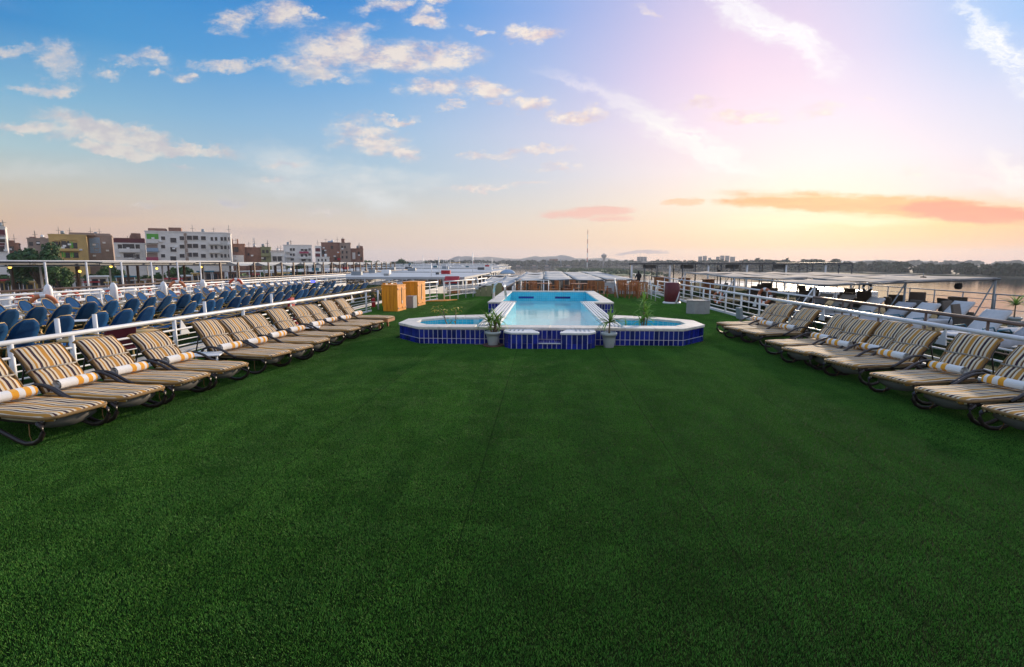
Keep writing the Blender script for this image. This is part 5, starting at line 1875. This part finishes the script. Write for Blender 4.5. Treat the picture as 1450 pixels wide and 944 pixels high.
rd = random.Random(21)
far_ship('ship just ahead of the blue lounger deck with a long white roof edge', -23.5, -7.2, 47.5, 70, .62, rd)
far_ship('second white roofed ship ahead on the town side', -31, -7.6, 76, 112, .58, rd)
far_ship('third white roofed ship ahead on the town side', -44, -10.2, 120, 165, .72, rd)
far_ship('fourth white roofed ship ahead, seen over the orange cabinets', -62, -15.5, 175, 232, .95, rd)
far_ship('fifth ship ahead with pale weathered roofs near the open water', -76, -23, 245, 320, 1.1, rd, 'awning')
far_ship('sixth ship ahead, a thin beige line before the far shore', -84, -38, 335, 450, 1.2, rd, 'awning2')
far_ship('ship beyond the lamp lit canopy, seen below the small white block', -60, -38, 96, 140, .3, rd)
t = thing('red_awning', 'dark red fabric awning standing above the white ship roofs', 'awning', at_y(640, 396, 47), R(4))
MB().cbox((0, 0, .0), (1.3, .9, .30), rx=R(25)).build('awning_cloth', M['red'], t, .02)
for sx in (-.6, .6): MB().tube([(sx, .2, -.9), (sx, .2, -.02)], .03, 6).build('post', M['white'], t)
p0, p1 = at_y(433, 386, 118), at_y(478, 386, 118)
t = thing('tour_boat', 'crimson sided boat lying between the canopy posts and the white roofs', 'boat', ((p0.x + p1.x) / 2, 118, 0))
L = p1.x - p0.x
MB().prism([(-L / 2, -2), (L / 2 - 1, -2), (L / 2 + .4, 0), (L / 2 - 1, 2), (-L / 2, 2)], -9.9, .35).build('hull', M['pink'], t, .05)
for k in range(12): MB().box(-L / 2 + .3 + k * L / 13, -L / 2 + .3 + k * L / 13 + .3, -2.05, -2.0, -.9, .1).build('window', M['window'], t)
MB().box(-L / 2, L / 2 - 1.2, -1.9, 1.9, .352, .55).build('roof', M['white'], t, .03)

# ------------------------------------------------------------------ the town


def storey_building(label, px0, px1, pytop, Y, wall, depth=14, wins=(), balconies=(), roof=(), panels=(), base=-8.0, name='apartment_building', parapet=True, cat='building'):
    """wins: (px, py, w_px, h_px[, material]); balconies/panels/roof boxes: (px0, px1, py0, py1, material)"""
    mid = ray((px0 + px1) / 2, 371)
    yaw = math.atan2(mid.x, mid.y) * .94
    nx_, ny_ = math.sin(yaw), math.cos(yaw)
    D_ = Y / mid.y * (mid.x * nx_ + mid.y * ny_)
    org = Vector((mid.x, mid.y, 0)) * (Y / mid.y)

    def at_w(px, py):       # a surveyed point of the facade, in the building's own coordinates (z absolute)
        d = ray(px, py)
        p = d * (D_ / (d.x * nx_ + d.y * ny_))
        return Vector(((p.x - org.x) * ny_ - (p.y - org.y) * nx_, 0, CAM_H + p.z))

    W_ = (at_w(px1, pytop).x - at_w(px0, pytop).x) / 2
    cx = (at_w(px1, pytop).x + at_w(px0, pytop).x) / 2
    top = at_w((px0 + px1) / 2, pytop).z
    org = org + Vector((ny_, -nx_, 0)) * cx
    cx = 0.0
    t = thing(name, label, cat, (org.x, org.y, base), -yaw)
    MB().box(-W_, W_, 0, depth, 0, top - base).build('wall', M[wall], t)
    if parapet:
        MB().box(-W_ - .15, W_ + .15, -.15, depth + .15, top - base + .003, top - base + .35).build('parapet', M[wall], t)
    mpp = D_ / FPX
    cache = {}
    for wv in wins:
        px, py, wp, hp = wv[:4]
        q = at_w(px, py)
        key = (wp, hp, wv[4] if len(wv) > 4 else 'window')
        if key not in cache:
            w_, h_ = wp * mpp / 2, hp * mpp / 2
            f = MB()
            e = min(.10, w_ * .2)
            for (x0, x1, z0, z1) in ((-w_ - e, w_ + e, h_, h_ + e), (-w_ - e, w_ + e, -h_ - e * 1.4, -h_), (-w_ - e, -w_, -h_, h_), (w_, w_ + e, -h_, h_)):
                f.box(x0, x1, -.16, .0, z0, z1)
            cache[key] = (f.mesh('window', M[wall]), MB().box(-w_, w_, -.04, -.002, -h_, h_).mesh('pane', M[key[2]]))
        o = link('window', cache[key][0], t, (q.x - cx, 0, q.z - base))
        link('pane', cache[key][1], o)
    for (x0, x1, y0, y1, m) in balconies:
        q0, q1 = at_w(x0, y1), at_w(x1, y0)
        bo = MB().box(q0.x - cx, q1.x - cx, -1.3, -.01, q0.z - base, q0.z - base + .2)
        bo.box(q0.x - cx, q1.x - cx, -1.3, -1.18, q0.z - base + .2, q1.z - base)
        bo.box(q0.x - cx, q0.x - cx + .12, -1.18, -.01, q0.z - base + .2, q1.z - base).box(q1.x - cx - .12, q1.x - cx, -1.18, -.01, q0.z - base + .2, q1.z - base)
        bo.build('balcony', M[m], t)
    for (x0, x1, y0, y1, m) in panels:
        q0, q1 = at_w(x0, y1), at_w(x1, y0)
        MB().box(q0.x - cx, q1.x - cx, -.12, -.003, q0.z - base, q1.z - base).build('wall_panel', M[m], t)
    rr = random.Random(int(px0 * 7 + Y))
    for k in range(3 if px1 - px0 > 12 else 1):
        u = rr.uniform(-.8, .8) * W_
        zt = top - base + .36
        if k % 3 == 1:
            MB().lathe([(.55, 0), (.55, 1.1), (.3, 1.3), (0, 1.32)], 10, (u, depth * .3, zt)).build('water_tank', M['white2' if rr.random() < .4 else 'grey_box'], t)
        else:
            MB().tube([(u, depth * .25, zt - .3), (u, depth * .25, zt + rr.uniform(1.6, 3.0))], .07, 5).tube([(u - .7, depth * .25, zt + 1.3), (u + .7, depth * .25, zt + 1.4)], .05, 5).build('aerial', M['dark_roof'], t)
    for k in range(4 if px1 - px0 > 25 else 1):
        MB().box(-.45, .45, -.42, -.005, -.3, .3).build('cooler_unit', M['white2'], t, .04, loc=(rr.uniform(-.85, .85) * W_, 0, rr.uniform(.62, .92) * (top - base)))
    for (x0, x1, y0, m) in roof:
        q0, q1 = at_w(x0, y0), at_w(x1, y0)
        MB().box(q0.x - cx, q1.x - cx, 1.0, depth * .6, top - base + .36, q1.z - base).build('roof_hut', M[m], t)
    return t


def wgrid(xs, ys, w_, h_, m=None):
    return [(x, y, w_, h_) + ((m,) if m else ()) for x in xs for y in ys]


storey_building('big white five storey apartment block with a green top balcony', 205, 322, 329, 185, 'whitewash', 16,
                wins=wgrid([231], [337, 349, 362], 4, 4) + wgrid([245.5], [340, 353, 366], 6, 5.5) + wgrid([258, 288], [337, 349, 362], 5, 4.5) + wgrid([268.5, 276.5], [336.5, 348, 360.5], 6, 5) + wgrid([300, 306, 314, 319], [338, 350, 362], 2.6, 4.4),
                balconies=[(207, 224, 339, 344, 'whitewash'), (208, 224, 351, 356, 'blue_wall'), (208, 224, 364, 369, 'pink'), (296, 312, 342, 346, 'whitewash'), (296, 312, 354, 358, 'whitewash'), (296, 312, 366, 370, 'whitewash')],
                panels=[(208, 224, 331, 338, 'green_paint'), (208, 223, 346, 351, 'grey_wall'), (208, 223, 358, 364, 'grey_wall'), (263.4, 264.2, 330, 372, 'grey_wall')],
                roof=[(209, 234, 323, 'brick'), (238, 256, 322, 'brick')])
storey_building('rounded end wing of the big white block with shallow balconies', 322.4, 326, 331, 187, 'whitewash', 12, wins=wgrid([324], [338, 350, 362], 1.4, 4))
storey_building('low white house with dark balcony openings and reddish top storey', 161, 205, 345, 180, 'whitewash', 12,
                wins=wgrid([170, 195], [349], 4, 5) + [(182, 349, 11, 6), (183.5, 361.5, 11, 5), (194, 363, 5, 5)], balconies=[(169, 198, 352, 357, 'whitewash')], panels=[(161, 205, 338, 344, 'maroon')], roof=[(161.5, 204, 337, 'brick'), (185, 198, 330, 'brick')])
t = thing('roof_dome', 'small brown dome on the low white house roof', 'dome', at_y(191.5, 337, 184))
MB().lathe([(1.75, -1.0), (1.75, 0), (1.6, .8), (1.2, 1.4), (.6, 1.75), (0, 1.85)], 16).build('dome_shell', M['brick'], t)
storey_building('grey brown tenement with a pale blue strip of wall', 120, 158, 334, 182, 'grey_wall', 16, wins=[(136.5, 348, 4, 5), (136.5, 354, 3, 3)], panels=[(128, 133, 337, 358, 'blue_wall'), (135, 141, 336, 358, 'blue_wall')], roof=[(132, 156, 330.5, 'grey_wall'), (122, 130, 332, 'whitewash')])
storey_building('ochre house with three arched openings and green painted niches', 68, 122, 333, 170, 'ochre', 14,
                wins=[(80, 347, 7, 8), (91, 347, 9, 9), (106, 348, 6, 7), (95, 361, 5, 6), (107, 361, 5, 6)],
                panels=[(99, 103, 342, 351, 'green_paint'), (88, 92.2, 356.5, 364, 'green_paint'), (100, 104, 356.5, 364, 'green_paint'), (112, 118, 333.5, 368, 'ochre')], balconies=[(76, 112, 352, 355, 'ochre')], roof=[(70, 94, 331, 'ochre'), (97, 134, 329.5, 'grey_wall')])
def _arch(px, py):
    yw = math.atan2(ray(95, 371).x, ray(95, 371).y) * .94
    m0, d = ray(95, 371), ray(px, py)
    n_ = Vector((math.sin(yw), math.cos(yw), 0))
    D0 = 170 / m0.y * (m0.x * n_.x + m0.y * n_.y) - .15
    return Vector((0, 0, CAM_H)) + d * (D0 / (d.x * n_.x + d.y * n_.y))


for i, (px, py, r_) in enumerate([(80, 343, 4), (91, 342.5, 5.2), (102, 343, 5), (93, 357.5, 4.4), (105, 357.5, 4.6)]):
    q = at_y(px, py, 170)
    m_ = 220 / FPX
    yw = math.atan2(ray(95, 371).x, ray(95, 371).y) * .94
    t = thing('arch_hood', f'arched hood over an opening of the ochre house, {ORD[i]} counted from the dark tree', 'arch', _arch(px, py), -yw, 'arched hoods on the ochre house')
    MB().tube([(r_ * m_ * math.cos(a), 0, r_ * m_ * .62 * math.sin(a)) for a in [PI * k / 10 for k in range(11)]], .14, 6).build('arch_rib', M['ochre'], t)
storey_building('narrow brown house behind the dark green tree', 38, 69, 338, 186, 'grey_wall', 12, wins=[(44, 345, 3, 4), (54, 344, 3, 4)], roof=[(41, 50, 335, 'brick'), (56, 64, 335.5, 'grey_wall')])
storey_building('low brown gabled house at the edge of the frame', 4, 26, 345, 160, 'brick', 12, wins=[(10, 352, 3, 5), (17, 352, 3, 5)], roof=[(8, 19, 340, 'brick')])
storey_building('tall slim white and maroon tower cut by the frame edge', -14, 7, 322, 150, 'whitewash', 10, wins=[(2, 338, 5, 7), (2, 352, 5, 6)], panels=[(-13, 6.5, 325, 334, 'maroon'), (-13, 6.5, 344, 349, 'maroon')], balconies=[(-13, 8, 335, 338, 'whitewash')])
storey_building('red brick house with two dark openings and roof pillars', 322, 346, 346, 200, 'brick', 12, wins=[(325, 352, 6, 7), (334.5, 353, 5, 6), (330, 366, 6, 6)], panels=[(327, 345, 361, 372, 'whitewash')], roof=[(327, 328.5, 337.5, 'brick'), (335, 336.5, 338, 'brick')])
storey_building('wide low raw brick building with a roof mast', 345, 369, 351, 205, 'brick', 14, wins=[(352, 360, 2, 3)], roof=[(350, 368, 350, 'brick')])
t = thing('roof_mast', 'thin lattice mast on the low raw brick building', 'mast', at_y(360, 351, 210))
for s_ in (-.35, .35): MB().tube([(s_, 0, -1.0), (s_ * .7, 0, 4.1)], .09, 5).build('leg', M['grey_box'], t)
for k in range(5): MB().tube([(-.33, 0, k * .8), (.3, 0, k * .8 + .5)], .05, 4).build('brace', M['grey_box'], t)
storey_building('olive green house with a cage balcony', 369, 383, 350.5, 206, 'olive', 10, wins=[(373, 356, 3, 4), (378.5, 356, 3, 4), (374, 366, 4, 4)], balconies=[(370, 382, 359, 362.5, 'olive')])
storey_building('pale low house with wide shop windows', 383, 402, 357, 208, 'whitewash', 10, wins=[(389, 366, 5, 6), (396, 366, 5, 6)], panels=[(383, 402, 354.5, 357, 'grey_wall')])
storey_building('white four storey block with recessed dark balconies', 401, 441, 347.5, 225, 'whitewash', 14,
                wins=wgrid([412, 416], [353, 360.5], 2.6, 3.4) + wgrid([428, 433], [354, 361.5], 3.4, 3.2) + wgrid([441 - 2, 443 - 5], [353, 360, 368], 2.2, 3) + [(414, 367, 4, 3), (430, 368, 5, 3)], balconies=[(405, 411, 355, 357, 'whitewash'), (405, 411, 362.5, 364.5, 'whitewash'), (424, 437, 356, 358.5, 'pink'), (424, 437, 363.5, 366, 'whitewash')])
storey_building('narrow white corner house with dark red loggias', 446, 454.5, 349, 228, 'whitewash', 12, wins=wgrid([450], [353.5, 361], 6, 4.4, 'maroon'))
storey_building('small white shed at the foot of the brown tenement', 447, 466, 364.5, 222, 'whitewash', 8, wins=wgrid([451, 456, 461], [368], 2, 3))
storey_building('brown six storey tenement with a blue roof hut', 454.6, 481, 344, 235, 'brick', 16, wins=[(458, 357, 4, 6), (470, 350, 3, 4), (463, 366, 4, 4), (476, 366, 4, 4)], panels=[(478, 484, 355, 360, 'buoy_orange')], roof=[(464, 471, 341, 'blue_wall'), (456, 463, 343, 'brick')], balconies=[(477.5, 488, 365, 368, 'red')])
storey_building('tall pale stepped house with a small top turret', 481.4, 496, 344.5, 236, 'grey_wall', 14, wins=wgrid([484.5, 488.5], [349.5], 2, 3) + wgrid([485, 491], [357, 364], 2.2, 3.4), roof=[(483, 487.5, 337.5, 'brick'), (492, 496, 343, 'grey_wall')])
storey_building('dark brown house with a white framed gable window', 496.4, 514, 352.5, 240, 'brick', 14, wins=[(501, 362, 4, 9, 'whitewash'), (508, 359, 2.5, 5), (511.5, 366, 2, 4)], roof=[(509, 513.5, 348, 'brick')])


def tree(name, label, loc, h, wd, m, seedv, faces=900, leaf=.045, trunk_h=.35):
    rd = random.Random(seedv)
    t = thing(name, label, 'tree', loc)
    tk = MB().tube([(0, 0, 0), (.03 * h, 0, h * .2), (0, .02 * h, h * trunk_h), (.01 * h, 0, h * .6)], [.05 * h, .04 * h, .033 * h, .015 * h], 8)
    for k in range(5):
        q = 2 * PI * k / 5 + rd.uniform(-.4, .4)
        tk.tube([(0, 0, h * trunk_h), (.18 * wd * math.cos(q), .18 * wd * math.sin(q), h * .55), (.34 * wd * math.cos(q), .34 * wd * math.sin(q), h * .68)], [.025 * h, .017 * h, .008 * h], 6)
    tk.build('trunk', M['bark'], t)
    cl = []
    for k in range(22):
        q, u, e = rd.uniform(0, 2 * PI), rd.random() ** .5, rd.uniform(-.5, 1)
        cl.append((Vector((u * wd * .40 * math.cos(q), u * wd * .40 * math.sin(q), h * (.62 + .30 * e * (1 - .4 * u)))), wd * rd.uniform(.10, .19)))
    vs, fs = [], []
    for i in range(faces):
        c, r_ = cl[i % len(cl)]
        d = Vector((rd.gauss(0, 1), rd.gauss(0, 1), rd.gauss(0, .8))).normalized()
        p = c + d * r_ * rd.uniform(.55, 1.1)
        n = (d + Vector((rd.gauss(0, .5), rd.gauss(0, .5), rd.gauss(0, .5)))).normalized()
        bb = n.orthogonal().normalized()
        cc = n.cross(bb)
        s_ = h * leaf * rd.uniform(.6, 1.3)
        o = len(vs)
        vs += [p + bb * s_, p + cc * s_ * .6, p - bb * s_, p - cc * s_ * .6]
        fs.append((o, o + 1, o + 2, o + 3))
    MB().add(vs, fs).build('crown', M[m], t, fix=False)
    return t


p = at_y(50, 352, 110)
tree('round_tree', 'big dark round tree in front of the ochre house', (p.x, 110, -8), 15.4, 9.6, 'crown', 1, 8000, .024)
p = at_y(78, 360, 106)
tree('round_tree', 'lighter green tree at the foot of the dark round tree', (p.x, 106, -8), 10.0, 5.0, 'crown2', 2, 3000, .028)
p = at_y(20, 365, 120)
tree('round_tree', 'low bushy tree by the brown gabled house', (p.x, 120, -8), 9.8, 5, 'crown', 3, 2000, .03)
for i, (px, h, y, lab) in enumerate([(150, 9.9, 150, 'dusty tree before the grey brown tenement'), (163, 9.8, 152, 'small palm like tree before the low white house'), (246, 9.4, 160, 'bush between canopy and the big white block'), (260, 9.2, 160, 'second bush before the big white block'), (411, 10.2, 205, 'bush before the white four storey block'), (424, 10.2, 205, 'second bush before the white four storey block'),
                                     (524, 12.2, 300, 'round tree just past the brown houses'), (568, 13, 420, 'lone round tree above the white ship roofs'), (545, 10.5, 380, 'small tree between the two round ones'), (580, 11, 520, 'small far tree past the lone round one'), (602, 11.5, 620, 'low far tree near the hills')]):
    p = at_y(px, 370, y)
    tree('round_tree', lab, (p.x, y, -8), h, h * (.55 if px < 500 else .85), 'crown' if i % 2 else 'crown2', 10 + i, 1500, .04)
pts = []
rd = random.Random(31)
for i in range(150):
    y = 300 + i * 5.6
    pts.append((-92 - rd.uniform(0, 60) - (y - 300) * .05, y, -8.2, rd.uniform(6, 10.5), rd.uniform(9, 16)))
clump_wood('town_shore_wood', pts, 6, M['far_green'], 40)
GH = 'small far houses on the town shore'
for i in range(16):
    y = 310 + i * 38 + rd.uniform(-8, 8)
    x = -98 - rd.uniform(0, 20) - (y - 300) * .03
    w_, h_, d_ = rd.uniform(7, 14), rd.uniform(6, 10), 9
    m = rd.choice(['whitewash', 'grey_wall', 'brick', 'whitewash', 'ochre'])
    t = thing('far_house', f'small {"white" if m == "whitewash" else "brown"} far house among shore trees, {ORD[i]} beyond the town', 'house', (x, y, -8), 0, GH)
    MB().box(-w_ / 2, w_ / 2, 0, d_, 0, h_).build('wall', M[m], t)
    MB().box(-w_ / 2 - .2, w_ / 2 + .2, -.2, d_ + .2, h_ + .003, h_ + .4).build('roof', M['grey_wall'], t)
    wm = MB().box(-.6, .6, -.06, -.003, -.7, .7).mesh('window', M['window'])
    for k in range(int(w_ / 2.6)):
        for j in range(int(h_ / 3)): link('window', wm, t, (-w_ / 2 + 1.5 + k * 2.5, 0, 1.8 + 3 * j))

pts = []
for i in range(60):
    px = -20 + i * 9.2 + rd.uniform(-6, 6)
    y = 128 + (px + 20) * .14 + rd.uniform(-6, 6)
    q_ = at_y(px, 371, y)
    pts.append((q_.x, y, -8.1, rd.uniform(3.6, 7.0), rd.uniform(4.0, 6.5)))
clump_wood('corniche_hedge', pts, 8, M['crown'], 46)
for i in range(30):
    px = 4 + i * 17 + rd.uniform(-4, 4)
    q_ = at_y(px, 371, 118 + px * .1)
    m = ['red', 'white2', 'ochre', 'glass_blue', 'awning2', 'brick', 'grey_wall'][i % 7]
    cn = ['red', 'white', 'ochre', 'teal', 'grey', 'brown', 'sand coloured'][i % 7]
    w_, h_ = rd.uniform(2.4, 4.2), rd.uniform(4.5, 7.2)
    t = thing('market_kiosk', f'{cn} roofed kiosk on the corniche behind the canopy, {ORD[i]} from the frame edge', 'kiosk', (q_.x, q_.y, -8), math.atan2(-q_.x, q_.y), 'kiosks along the corniche')
    MB().box(-w_ / 2, w_ / 2, 0, 3, 0, h_).build('wall', M[rd.choice(['grey_wall', 'whitewash', 'brick', 'ochre'])], t)
    MB().box(-w_ / 2 - .3, w_ / 2 + .3, -1.1, 3.2, h_ + .003, h_ + .35).build('roof', M[m], t)
    for k in range(2): MB().box(-w_ * .38 + k * w_ * .42, -w_ * .38 + k * w_ * .42 + w_ * .32, -.06, -.003, h_ - 2.2, h_ - .5).build('window', M['window'], t)
    for sx in (-1, 1): MB().tube([(sx * w_ * .48, -1.0, 0), (sx * w_ * .48, -1.0, h_)], .07, 5).build('post', M['white'], t)

# ------------------------------------------------------------------ far landmarks
p = at_y(831.5, 371, 1230)
t = thing('radio_mast', 'tall thin radio mast rising above the hazy hills', 'mast', (p.x, 1230, -8.6))
H_ = at_y(831.5, 325, 1230).z + 8.6
for k in range(8):
    MB().tube([(0, 0, H_ * k / 8), (0, 0, H_ * (k + 1) / 8 - .05)], 1.0 - .06 * k, 4).build('mast_section', M['red' if k % 2 else 'white'], t)
p = at_y(855, 371, 1240)
t = thing('water_tower', 'mushroom shaped water tower on the far shore', 'tower', (p.x, 1240, -8.6))
hz = at_y(855, 360, 1240).z + 8.6
MB().lathe([(3.6, 0), (2.6, hz * .3), (2.3, hz * .68), (6.2, hz * .82), (6.4, hz * .94), (4.5, hz), (0, hz * 1.02)], 16).build('tower_shell', M['pale_far'], t)
MB().lathe([(1.2, hz * 1.0), (1.2, hz * 1.08), (0, hz * 1.1)], 10).build('lantern', M['pale_far'], t)
for i, (px, top, y) in enumerate([(774, 366, 1235), (794, 366.5, 1240), (1168 + 142, 370, 1500)]):
    p = at_y(px, 371, y)
    z1 = at_y(px, top, y).z
    t = thing('pylon', f'faint lattice pylon on the far shore, {["beside the brown block", "by the radio mast", "above the river side wood"][i]}', 'pylon', (p.x, y, -8.6))
    for s_ in (-1, 1): MB().tube([(s_ * 2.4, 0, 0), (s_ * .4, 0, z1 + 8.6)], .35, 4).build('leg', M['grey_box'], t)
    for k in range(5): MB().tube([(-2 + k * .35, 0, (z1 + 8.6) * k / 6), (2 - k * .35, 0, (z1 + 8.6) * (k + 1) / 6)], .2, 4).build('brace', M['grey_box'], t)
for i, (a, c, top, y, lab) in enumerate([(902, 916, 363.5, 1330, 'pale slab block beside the water tower'), (989, 994.5, 363, 1400, 'pale tower block, first of the far group'), (995.5, 1001, 362.3, 1400, 'pale tower block, second of the far group'), (1003, 1007, 365, 1405, 'pale low block, third of the far group'),
                                         (1014, 1019, 363.5, 1400, 'pale tower block, fourth of the far group'), (1020, 1026, 361.8, 1400, 'pale tower block, fifth and tallest of the far group'), (1027, 1033, 362, 1400, 'pale tower block, sixth of the far group'), (1034, 1041, 363.5, 1405, 'pale tower block, last of the far group'), (778, 790, 366.5, 1260, 'brown hotel block among far trees')]):
    storey_building(lab + ' above the canopy' if a > 895 else lab, a, c, top, y, 'pale_far' if a > 800 else 'brick', 16, wins=wgrid([a + (c - a) * (k + .5) / 3 for k in range(3)], [top + 1.5, top + 3.5, top + 5.5], (c - a) / 6, .8), base=-8.6, name='tower_block')
rd = random.Random(5)
for i, (px, py) in enumerate([(671, 378.4), (734, 378.6), (757, 378.2), (775, 378.4), (805, 378.2)]):
    p = at_z(px, py, WATER)
    t = thing('far_boat', f'tiny dark moored boat at the far shore, {ORD[i]} going away from the town', 'boat', p, 0, 'tiny boats at the far shore')
    MB().prism([(-7, -2), (5, -2), (8, 0), (5, 2), (-7, 2)], -.3, 2.2).build('hull', M['dark_roof'], t, .1)
    MB().box(-5, 3, -1.6, 1.6, 2.203, 5.2).build('cabin', M['grey_wall'], t, .1)
p = at_y(719, 385, 75)
t = thing('blue_canopy', 'small pale blue domed cover rising over the awnings', 'canopy', (p.x, 75, .35))
MB().lathe([(1.1, 0), (1.05, .2), (.8, .45), (.4, .6), (0, .66)], 16).build('canopy_cloth', M['blue_wall'], t)
MB().tube([(-.3, 0, .5), (-.3, 0, 1.0)], .05, 6).build('post', M['white'], t)
MB().tube([(0, 0, -1.0), (0, 0, .3)], .05, 6).build('post', M['white'], t)

# ------------------------------------------------------------------ river air
mb = MB()
mb.box(-3950, 3950, -3950, 3950, WATER - 1.0, 82)
hz_ = stuff(mb.build('haze', [], fix=True))
hm = bpy.data.materials.new('haze air')
hm.use_nodes = True
hm.node_tree.nodes.clear()
vo = hm.node_tree.nodes.new('ShaderNodeVolumePrincipled')
vo.inputs['Color'].default_value = (.72, .82, 1.0, 1)
vo.inputs['Density'].default_value = 0.00015
vo.inputs['Anisotropy'].default_value = 0.3
ou = hm.node_tree.nodes.new('ShaderNodeOutputMaterial')
hm.node_tree.links.new(vo.outputs[0], ou.inputs['Volume'])
hz_.data.materials.append(hm)
